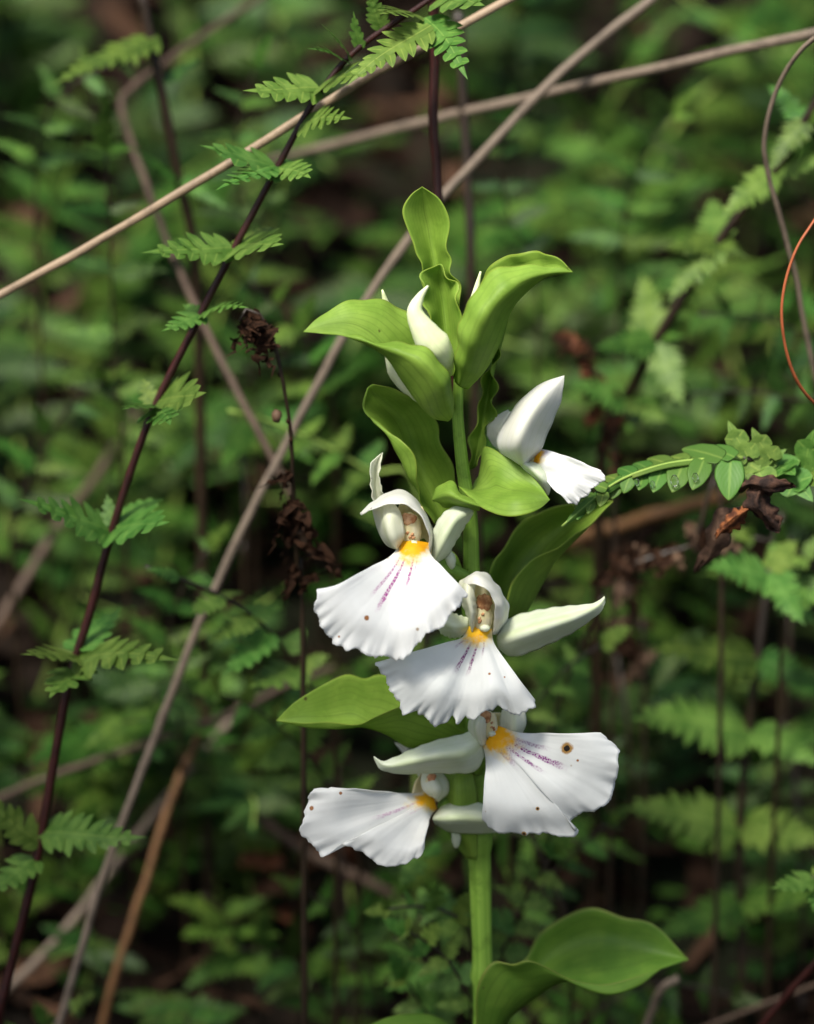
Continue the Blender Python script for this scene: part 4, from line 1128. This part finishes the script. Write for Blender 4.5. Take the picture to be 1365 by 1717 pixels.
auto_frond('fern standing in the hollow under the lowest left lip', [(640, 1690, 7), (610, 1600, 6.8), (570, 1530, 6.6), (500, 1490, 6.4)], 70, 5, seed=9, wide=1.2)
auto_frond('light green fern sprig close against the left of the lower orchid stem', [(800, 1720, 1.8), (770, 1640, 1.7), (730, 1590, 1.6), (680, 1560, 1.4)], 62, 5, meshes=PINN, seed=21, wide=1.3)
auto_frond('fern sprig with a long pale tip just under the lowest left lip', [(790, 1580, 2.0), (750, 1530, 1.9), (700, 1520, 1.8), (650, 1524, 1.6)], 48, 4, meshes=PINN, seed=22, wide=1.3)
auto_frond('fern sprig rising behind the bottom leaf beside the dark bent stem', [(830, 1640, 3.4), (860, 1560, 3.2), (890, 1490, 3), (930, 1430, 2.8)], 66, 5, meshes=PINN, seed=23, wide=1.3)
auto_frond('dark green fern sprig at the very foot left of the orchid stem', [(790, 1800, 3), (750, 1740, 2.8), (710, 1690, 2.6), (680, 1640, 2.4)], 66, 4, meshes=PINN, seed=24, wide=1.3)
auto_frond('dark fern in the shade behind the bottom leaf', [(980, 1720, 6.5), (1060, 1660, 6.3), (1140, 1650, 6.2), (1230, 1670, 6)], 70, 5, meshes=PIN[3:], seed=10)
auto_frond('fern at the foot of the red-stemmed fern', [(40, 1800, 4), (70, 1730, 3.8), (120, 1690, 3.6)], 60, 3, meshes=PINN, seed=11)
auto_frond('fern leaning behind the grey dry stem at the left edge', [(20, 900, 9.5), (60, 780, 9.2), (110, 690, 9), (170, 640, 8.8)], 85, 5, seed=12)
auto_frond('fern arching behind the curled head of the withered frond', [(560, 700, 10), (520, 600, 9.6), (470, 520, 9.4), (420, 470, 9.2)], 75, 5, seed=13)
auto_frond('fern behind the topmost bract and the two dark stems', [(900, 480, 11), (860, 380, 10.6), (840, 290, 10.4), (850, 200, 10.2)], 75, 5, seed=14, meshes=PIN[3:])
auto_frond('fern under the crossing of the two pale dry stalks', [(1040, 460, 12), (1050, 350, 11.6), (1080, 260, 11.4), (1130, 190, 11.2)], 85, 5, seed=15)
auto_frond('fern behind the upper part of the red-stemmed fern', [(420, 420, 11), (400, 300, 10.6), (400, 200, 10.4), (430, 110, 10.2)], 85, 5, seed=16)
auto_frond('fern in the dim gap right of the dead brown leaf', [(1400, 1020, 6.4), (1370, 960, 6.2), (1330, 920, 6), (1260, 900, 6)], 62, 4, meshes=PINN, seed=17)
auto_frond('fern behind the small leafy fern left of the middle lip', [(300, 1180, 7.4), (280, 1090, 7.2), (300, 1000, 7), (350, 920, 6.8)], 82, 5, seed=18, meshes=PIN[:3], wide=1.2)

# ------------------------------------------------------------------ stalks and dead stems
def stalk(name, label, cat, pts, w, m, nodes=(), seg=10, group=None, ground=False, taper=1.0, flat=1.0):
    q = [P(*p) for p in pts]
    w = w * .72
    q = spline(q, 4 * len(q))
    q = [p + Vector((noise.noise(Vector((i * .45, pts[0][0], 0))), noise.noise(Vector((i * .45, pts[0][0], 5))), noise.noise(Vector((i * .45, pts[0][0], 9))))) * w * PX * .3 for i, p in enumerate(q)]
    if ground:
        q = q + [to_ground(q[-1], (0, .02))]
    r = [w * PX * (1 + (taper - 1) * i / (len(q) - 1)) for i in range(len(q))]
    b = q[-1]
    tt = empty('tmp', b)
    o = tube(name, q, r, M[m], tt, seg=seg, n=4 * len(q), rough=.16, nodes=nodes, flat=flat, seed=pts[0][0])
    o.parent = None
    o.location = b
    bpy.data.objects.remove(tt)
    return tag(o, label, cat, group)


stalk('straw_stalk', 'sharp straw-coloured dry stalk slanting behind the red-stemmed fern', 'dry stalk', [(900, -28, 3.4), (855, -2, 3.2), (730, 68, 2.8), (600, 140, 2.6), (360, 288, 2.5), (180, 395, 2.5), (0, 495, 2.5), (-120, 560, 2.5), (-400, 700, 3.5)], 10.5, 'straw', nodes=(.45,), seg=12, ground=True)
stalk('straw_stalk', 'pale dry stalk running nearly level behind the dark upright stem', 'dry stalk', [(1420, 40, 5.5), (1365, 55, 5.5), (1200, 92, 6.2), (1000, 137, 7), (760, 193, 8.5), (500, 258, 11), (440, 280, 14), (400, 330, 18), (390, 380, 22)], 13, 'straw_pink', seg=12, taper=.9)
stalk('straw_stalk', 'long leaning dry stalk passing behind the bracts down to the lower left', 'dry stalk', [(1130, -40, 7), (1090, 0, 7), (940, 122, 6.6), (800, 268, 6.3), (700, 380, 6), (570, 575, 5.6), (465, 775, 5.2), (425, 850, 5), (345, 1020, 4.6), (270, 1210, 4.2), (180, 1450, 3.6), (95, 1730, 3), (60, 1850, 3)], 12, 'straw_pink', nodes=(.56, .64, .83), seg=12, ground=True, taper=.75)
stalk('straw_stalk', 'greyish bent dry stalk crossing the long leaning one near the withered frond', 'dry stalk', [(540, -70, 15.5), (400, 20, 14), (290, 95, 12.6), (222, 148, 11.5), (202, 168, 11.2), (206, 190, 11), (224, 250, 10.2), (285, 415, 8.6), (340, 540, 7.6), (405, 670, 6.7), (465, 785, 6.1), (492, 840, 6.0)], 10, 'straw_dark', seg=12, nodes=(.36,))
stalk('dry_stalk', 'thick grey-brown dry stem leaning low at the left', 'dry stalk', [(420, 1170, 10), (340, 1262, 9.6), (200, 1440, 9), (100, 1570, 8.4), (15, 1655, 8), (-60, 1730, 8)], 12, 'straw_pink')
stalk('dry_stalk', 'rusty orange dry stem rising at the lower left', 'dry stalk', [(350, 1200, 8.2), (320, 1262, 8), (285, 1345, 7.6), (240, 1490, 7), (200, 1610, 6.6), (168, 1730, 6.4)], 11, 'straw_orange')
stalk('dry_stalk', 'thin brown dry stem lying across the leaning straws below the small leafy fern', 'dry stalk', [(560, 1120, 9), (490, 1145, 8.6), (400, 1190, 8.2), (290, 1232, 8), (200, 1262, 8), (90, 1300, 8), (-20, 1345, 8), (-80, 1370, 8)], 10, 'straw_dark')
stalk('dry_stalk', 'blurred grey dry stem at the left edge behind the red-stemmed fern', 'dry stalk', [(230, 690, 14), (160, 800, 13), (100, 880, 12), (0, 1040, 11), (-70, 1150, 11)], 15, 'straw_dark')
stalk('dry_stalk', 'brown dry stem slanting down under the lowest left flower', 'dry stalk', [(340, 1310, 10.5), (420, 1362, 10), (520, 1430, 9.6), (640, 1490, 9.4), (720, 1540, 9.4)], 14, 'straw_dark')
stalk('dry_stalk', 'broad brown stem lying behind the dead leaf at the right', 'dry stalk', [(1300, 800, 10), (1200, 835, 10.5), (1080, 870, 11), (960, 905, 11.5), (900, 940, 12)], 18, 'straw_orange')
stalk('dry_stalk', 'brown dry stalk hidden partly by the bottom leaf at lower right', 'dry stalk', [(1400, 1640, 4.5), (1330, 1665, 4.8), (1240, 1700, 5), (1150, 1735, 5.2)], 6, 'straw_dark')
stalk('dry_stalk', 'thin brown arching stem at the upper right', 'dry stalk', [(1400, 40, 2.4), (1345, 82, 2.6), (1305, 145, 3), (1283, 225, 3.2), (1288, 290, 3.4), (1312, 380, 3.6), (1334, 460, 3.8), (1352, 560, 4), (1375, 660, 4.2), (1420, 800, 4.4)], 8.5, 'straw_pink', ground=True, flat=.7)
stalk('curled_tendril', 'bright rust-orange curled tendril at the right', 'tendril', [(1400, 320, 1.0), (1368, 366, .8), (1332, 425, .6), (1312, 500, .5), (1314, 565, .5), (1330, 625, .6), (1352, 662, .7), (1385, 692, .9), (1440, 730, 1.2), (1500, 800, 1.6), (1540, 960, 2), (1560, 1300, 2.6), (1570, 1700, 3), (1572, 2050, 3.4)], 6.4, 'tendril', seg=8, taper=.9, flat=.55)
stalk('dark_stalk', 'straight blackish red fern stem rising behind the topmost bract', 'stem', [(727, -30, 3.6), (728, 60, 3.6), (727, 180, 3.5), (733, 300, 3.4), (738, 400, 3.2), (752, 560, 3), (770, 700, 3), (785, 900, 3), (798, 1200, 3), (804, 1500, 3), (806, 1800, 3)], 11.5, 'rachis_red', seg=12, ground=True)
stalk('dark_stalk', 'faint dark stem standing just behind the blackish red one', 'stem', [(768, 20, 8.5), (776, 140, 8.4), (784, 300, 8.2), (790, 450, 8), (796, 640, 8), (800, 900, 8), (804, 1300, 8)], 13, 'rachis', ground=True)
stalk('dark_stalk', 'thin dark stem leaning out from under the tapering sepal of the central flower', 'stem', [(1012, 1000, 5.6), (985, 1060, 5.8), (955, 1130, 6), (930, 1200, 6.2), (900, 1290, 6.4)], 5.5, 'rachis', ground=True)
stalk('dark_stalk', 'dark bent stem behind the upper edge of the bottom leaf', 'stem', [(860, 1360, 5), (900, 1420, 5), (925, 1480, 5), (945, 1525, 5), (960, 1600, 5)], 6, 'rachis', ground=True)
stalk('red_stalk', 'glossy dark red stem slanting into the lower right corner', 'stem', [(1440, 1530, 1.6), (1365, 1618, 1.8), (1320, 1668, 2), (1275, 1722, 2.2), (1200, 1830, 2.6)], 9, 'rachis_red', ground=True)
stalk('dry_stub', 'short dead stub with a pale broken tip beneath the bottom leaf', 'dry stalk', [(1138, 1640, 3.6), (1112, 1655, 3.6), (1095, 1690, 3.8), (1070, 1760, 4)], 11, 'straw_pink', ground=True, taper=.6)
stalk('dry_stalk', 'thin upright brown stem below the lowest left lip', 'dry stalk', [(566, 1260, 7), (572, 1400, 7), (580, 1540, 7), (590, 1640, 7)], 6, 'straw_dark', ground=True)
for i, (x0, y0, x1, y1, d) in enumerate([(1030, 1080, 1060, 1330, 9), (1330, 1260, 1345, 1700, 9), (1325, 900, 1310, 1250, 10), (400, 700, 410, 960, 10)]):
    stalk('dark_stalk', 'blurred thin dark fern stalk standing in the shade of the bank', 'stem', [(x0, y0, d + .6), ((x0 + x1) / 2 + 6, (y0 + y1) / 2, d), (x1, y1, d)], 7, 'rachis', ground=True, group='dark stalks on the bank')

# --- withered frond with its curled head, left of the top bracts
wf = empty('withered_frond', to_ground(P(505, 1100, 2.4)))
tag(wf, 'withered dark frond with a crumpled curled head left of the arching bract', 'dead fern')
tube('rachis', [wf.location.copy(), P(508, 1060, 2.2), P(500, 960, 2.0), P(493, 850, 1.8), P(488, 730, 1.6), (P(476, 650, 1.5)), P(462, 585, 1.5), P(447, 545, 1.5), P(428, 521, 1.5), P(408, 520, 1.5), P(402, 538, 1.4)],
     [8 * PX, 8 * PX, 8 * PX, 7.5 * PX, 7.2 * PX, 6.8 * PX, 6.2 * PX, 5.8 * PX, 5 * PX, 4 * PX, 3 * PX], M['rachis'], wf, seg=8, n=80, rough=.25, seed=5)
for i, (a, b, m) in enumerate([((444, 543, 1.5), (420, 605, 1.0), 0), ((436, 532, 1.5), (386, 556, 1.1), 1), ((440, 538, 1.5), (405, 596, 1.8), 0), ((446, 548, 1.4), (434, 594, .9), 1), ((430, 528, 1.5), (396, 580, 1.4), 0), ((438, 536, 1.2), (410, 548, .8), 1)]):
    put(DEADP[m], 'pinna', wf, P(*a), P(*b), Vector((-.3, -.8, .4)), 1.5)
for (x, y, r) in [(461, 698, 9), (466, 628, 4), (452, 586, 4), (485, 738, 4), (480, 706, 4)]:
    blob('withered_bud', P(x + 3, y, 1.55), (Vector((r * PX, 0, 0)), Vector((0, r * PX, 0)), Vector((0, 0, r * PX * 1.3))), M['dead_tan' if r > 5 else 'dead'], wf, seg=8, rings=6, noi=.5, seed=x)
for i, (a, b, m) in enumerate([((490, 800, 1.8), (450, 800, 1.4), 0), ((492, 840, 1.8), (455, 880, 1.2), 1), ((492, 850, 1.8), (530, 890, 1.2), 0), ((494, 860, 1.8), (548, 930, 1.6), 1), ((494, 850, 1.8), (466, 960, 1.7), 1),
                               ((500, 905, 1.9), (590, 958, 1.4), 0), ((498, 880, 1.9), (560, 955, 2.2), 3), ((494, 838, 1.8), (520, 860, 1.5), 0), ((500, 950, 2.0), (462, 1020, 1.8), 0), ((504, 990, 2.1), (530, 950, 1.8), 1), ((490, 790, 1.7), (462, 822, 1.4), 1)]):
    put(DEADP[m], 'pinna', wf, P(*a), P(*b), Vector((rnd.uniform(-.6, .6), -.8, .4)), rnd.uniform(.45, .85))

# --- dead brown leaf hanging on the sharp fern, and withered fronds behind
dlf = empty('dead_leaf', P(1290, 812, .2))
tag(dlf, 'crumpled dark brown dead leaf with pointed lobes hanging at the sharp fern', 'dead leaf')
loft('blade', [[(1232, 812, .2), (1250, 800, .1), (1290, 800, 0), (1328, 812, .1)], [(1236, 820, .1), (1258, 812, -.15), (1292, 815, -.2), (1328, 814, .1)], [(1240, 824, .2), (1262, 822, .1), (1292, 830, 0), (1328, 818, .1)]], M['dead_blade'], dlf, nu=24, nv=30, ruffle=5e-4, rfreq=4, wob=9e-4, fringe=9e-4, seed=2)
loft('blade', [[(1268, 808, .1), (1248, 840, 0), (1256, 858, 0), (1300, 886, .1)], [(1278, 815, -.1), (1270, 840, -.25), (1280, 862, -.2), (1303, 884, .1)], [(1292, 815, .1), (1292, 840, .1), (1298, 850, .1), (1306, 880, .1)]], M['dead_blade'], dlf, nu=24, nv=30, ruffle=5e-4, rfreq=4, wob=9e-4, fringe=9e-4, seed=3)
loft('blade', [[(1256, 842, .1), (1226, 855, 0), (1205, 880, .1), (1200, 896, .1)], [(1258, 852, -.1), (1232, 868, -.2), (1212, 885, -.1), (1203, 898, .1)], [(1250, 858, .1), (1240, 880, .1), (1225, 892, .1), (1206, 898, .1)]], M['rust_blade'], dlf, nu=24, nv=30, ruffle=5e-4, rfreq=5, wob=9e-4, fringe=9e-4, seed=4)
loft('blade', [[(1246, 850, .3), (1205, 852, .6), (1192, 880, .8), (1180, 930, 1.0), (1165, 958, 1.2)], [(1248, 854, .1), (1215, 870, .4), (1200, 895, .5), (1188, 930, .8), (1166, 958, 1.2)], [(1250, 862, .3), (1225, 885, .5), (1225, 905, .7), (1200, 938, .9), (1166, 960, 1.2)]], M['tan_blade'], dlf, nu=12, nv=26, ruffle=5e-4, rfreq=4, wob=9e-4, fringe=9e-4, seed=6)


def withered(label, path, d, size, n, mi, wid=5):
    t = empty('withered_frond', to_ground(P(*path[0], d)))
    tag(t, label, 'dead fern')
    pts = [P(x, y, d) for x, y in path]
    tube('rachis', [t.location.copy()] + pts, [wid * PX] * (len(pts) + 1), M['rachis'], t, seg=6, n=40)
    sp = spline(pts, n)
    for i in range(n + 1):
        for s in (-1, 1):
            v = Vector((rnd.uniform(-1, 1), rnd.uniform(-.8, .4), rnd.uniform(-1, .6))).normalized() * size * rnd.uniform(.6, 1.2)
            put(DEADP[mi[(i + s) % len(mi)]], 'pinna', t, sp[i], sp[i] + v, Vector((rnd.uniform(-1, 1), -.8, .4)), rnd.uniform(.8, 1.4))
    return t


withered('withered dark brown frond lying blurred behind the crumpled dead leaf', [(1210, 890), (1160, 915), (1090, 935), (1035, 955)], 5.5, .007, 7, (0, 3, 1))
withered('withered reddish brown frond standing right of the arching top bract', [(1030, 760), (1010, 680), (985, 610), (940, 560)], 8, .006, 8, (0, 2, 1))
withered('withered brown frond hanging in the shade below the tapering sepal', [(1080, 1120), (1060, 1050), (1050, 980)], 9, .006, 6, (0, 1, 3))
withered('withered brown frond low in the dark hollow left of the orchid stem', [(500, 1540), (470, 1460), (520, 1400), (600, 1440)], 10, .008, 7, (0, 1, 2))

# ------------------------------------------------------------------ ferns that fill the bank
def frond_proto(seed, length, npairs, plen, meshes, mtl, bend):
    rs = random.Random(seed)
    t = empty('bank_fern', (0, 0, 0))
    pts = []
    for i in range(7):
        f = i / 6
        a = bend * f
        pts.append(Vector((length * f * math.sin(a * .6) * .9, rs.uniform(-.003, .003), length * f * math.cos(a * .6))))
    tube('rachis', pts, [.0009, .0009, .0008, .0007, .0006, .0004, .0002], mtl, t, seg=6, n=18, local=True)
    sp = spline(pts, 40)
    for i in range(npairs):
        f = 0.22 + 0.76 * i / npairs
        k = int(f * 40)
        b = sp[k]
        tan = (sp[min(40, k + 1)] - sp[k - 1]).normalized()
        l = plen * (0.55 + .9 * math.sin(math.pi * min(1, (f - .1) * 1.02)) ** .8) * (1.15 - .75 * max(0, f - .45))
        for s in (-1, 1):
            d = (Vector((0, s, 0)) + tan * rs.uniform(.05, .6) + Vector((rs.uniform(-.35, .5), 0, rs.uniform(-.45, .3)))).normalized()
            nn = Vector((rs.uniform(.2, 1.3), rs.uniform(-.5, .5), .75))
            put(meshes[rs.randrange(len(meshes))], 'pinna', t, b, b + d * l * rs.uniform(.85, 1.1), nn, 1.15)
    put(meshes[0], 'pinna', t, sp[38], sp[38] + (sp[40] - sp[36]).normalized() * plen * .7, Vector((.5, 0, .8)), 1)
    return t


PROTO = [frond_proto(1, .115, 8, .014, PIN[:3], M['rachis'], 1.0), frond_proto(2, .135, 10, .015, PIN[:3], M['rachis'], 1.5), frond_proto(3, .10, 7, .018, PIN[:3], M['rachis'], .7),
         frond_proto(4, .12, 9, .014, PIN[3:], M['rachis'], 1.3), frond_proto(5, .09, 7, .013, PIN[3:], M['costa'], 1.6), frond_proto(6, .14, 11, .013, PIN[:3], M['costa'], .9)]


def copy_tree(o, parent=None):
    c = o.copy()
    col.objects.link(c)
    if parent is not None:
        c.parent = parent
    for ch in list(o.children):
        copy_tree(ch, c)
    return c


KIND_LABEL = ['out of focus mid green fern on the bank with gently arching stalk', 'out of focus green fern on the bank bowing strongly forward', 'out of focus short green fern on the bank with long pinnae',
              'out of focus dark green fern on the bank with brown stalk', 'out of focus low dark green fern on the bank bowed over', 'out of focus tall narrow fern on the bank with green stalk']
KIND_GROUP = ['arching ferns on the bank', 'bowing ferns on the bank', 'short ferns on the bank', 'dark ferns on the bank', 'low dark ferns on the bank', 'tall narrow ferns on the bank']
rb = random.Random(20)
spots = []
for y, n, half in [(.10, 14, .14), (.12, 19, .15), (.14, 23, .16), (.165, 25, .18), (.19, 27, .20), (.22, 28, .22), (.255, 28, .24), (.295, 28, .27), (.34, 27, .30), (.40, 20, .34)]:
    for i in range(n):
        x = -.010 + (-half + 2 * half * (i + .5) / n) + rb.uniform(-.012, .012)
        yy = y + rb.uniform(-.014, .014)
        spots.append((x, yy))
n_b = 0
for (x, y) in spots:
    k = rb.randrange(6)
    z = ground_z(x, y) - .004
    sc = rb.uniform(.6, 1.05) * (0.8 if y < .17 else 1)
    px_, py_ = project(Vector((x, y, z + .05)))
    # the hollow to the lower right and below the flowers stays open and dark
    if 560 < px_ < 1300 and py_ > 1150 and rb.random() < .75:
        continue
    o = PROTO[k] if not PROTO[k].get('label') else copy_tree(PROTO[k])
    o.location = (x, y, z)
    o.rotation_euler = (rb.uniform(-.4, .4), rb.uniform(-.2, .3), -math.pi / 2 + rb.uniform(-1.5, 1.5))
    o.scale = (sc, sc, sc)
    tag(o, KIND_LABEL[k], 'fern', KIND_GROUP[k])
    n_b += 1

# ------------------------------------------------------------------ ground litter and low cover
def mass(name, label, cat, m, n, seed, fn):
    rs = random.Random(seed)
    verts, faces, uvs = [], [], []
    for _ in range(n):
        fn(rs, verts, faces, uvs)
    o = build(name, verts, faces, m, None, uvs)
    return tag(o, label, cat, kind='stuff')


def litter_leaf(rs, verts, faces, uvs):
    x, y = rs.uniform(-.45, .45), rs.uniform(-.1, .62)
    b = Vector((x, y, ground_z(x, y) + rs.uniform(.000, .012)))
    a = rs.uniform(0, 6.28)
    d = Vector((math.cos(a), math.sin(a), rs.uniform(-.3, .9))).normalized()
    n = Vector((rs.uniform(-.5, .5), rs.uniform(-.9, .2), 1))
    n = (n - d * n.dot(d)).normalized()
    lobe(verts, faces, uvs, b, d, n.cross(d), n, rs.uniform(.008, .028), rs.uniform(.001, .005), 4, .25, rs, rs.uniform(-.4, .6), rs.uniform(-.4, .5))


def cover_leaf(rs, verts, faces, uvs):
    while True:
        x, y = rs.uniform(-.45, .45), rs.uniform(.09, .62)
        if noise.noise(Vector((x * 16, y * 16, 3.3))) > -.08:
            break
    b = Vector((x, y, ground_z(x, y) + abs(rs.gauss(0, .016))))
    a = rs.uniform(0, 6.28)
    d = Vector((math.cos(a), math.sin(a) - .3, rs.uniform(-.1, .6))).normalized()
    n = Vector((rs.uniform(-.4, .4), rs.uniform(-.8, .1), 1))
    n = (n - d * n.dot(d)).normalized()
    lobe(verts, faces, uvs, b, d, n.cross(d), n, rs.uniform(.004, .009), rs.uniform(.001, .0022), 3, .1, rs, rs.uniform(0, .3), rs.uniform(-.1, .3))


mass('leaf_litter', 'brown fallen leaf litter covering the soil of the bank', 'leaf litter', M['litter'], 9000, 3, litter_leaf)
mass('ground_cover', 'small green leaves of the undergrowth covering the bank', 'undergrowth', M['cover'], 5000, 4, cover_leaf)


# ------------------------------------------------------------------ unseen bush added at the left to shade the foot of the plant
def shade_shrub(loc, crown_c, size, n, seed, label):
    rs = random.Random(seed)
    g = Vector((loc[0], loc[1], ground_z(*loc)))
    t = empty('shade_shrub', g)
    tag(t, label, 'shade_shrub')
    c = Vector(crown_c)
    tube('trunk', [g - Vector((0, 0, .01)), g.lerp(c, .5) + Vector((.02, 0, .03)), c], [.006, .005, .003], M['rachis'], t, seg=8)
    verts, faces, uvs = [], [], []
    for _ in range(n):
        p = c + Vector((rs.gauss(0, size[0] * .45), rs.gauss(0, size[1] * .45), rs.gauss(0, size[2] * .45)))
        d = Vector((rs.uniform(-1, 1), rs.uniform(-1, 1), rs.uniform(-.5, .4))).normalized()
        nn = Vector((rs.uniform(-.5, .5), rs.uniform(-.5, .5), 1))
        nn = (nn - d * nn.dot(d)).normalized()
        lobe(verts, faces, uvs, p, d, nn.cross(d), nn, rs.uniform(.02, .04), rs.uniform(.006, .011), 4, .05, rs, .15, .2)
    o = build('crown', verts, faces, M['cover'], t, uvs)
    o['kind'] = 'stuff'
    return t


shade_shrub((-.40, -.36), (-.20, -.29, .412), (.17, .12, .05), 460, 3, 'leafy green bush added out of view at the left to shade the foot of the orchid')
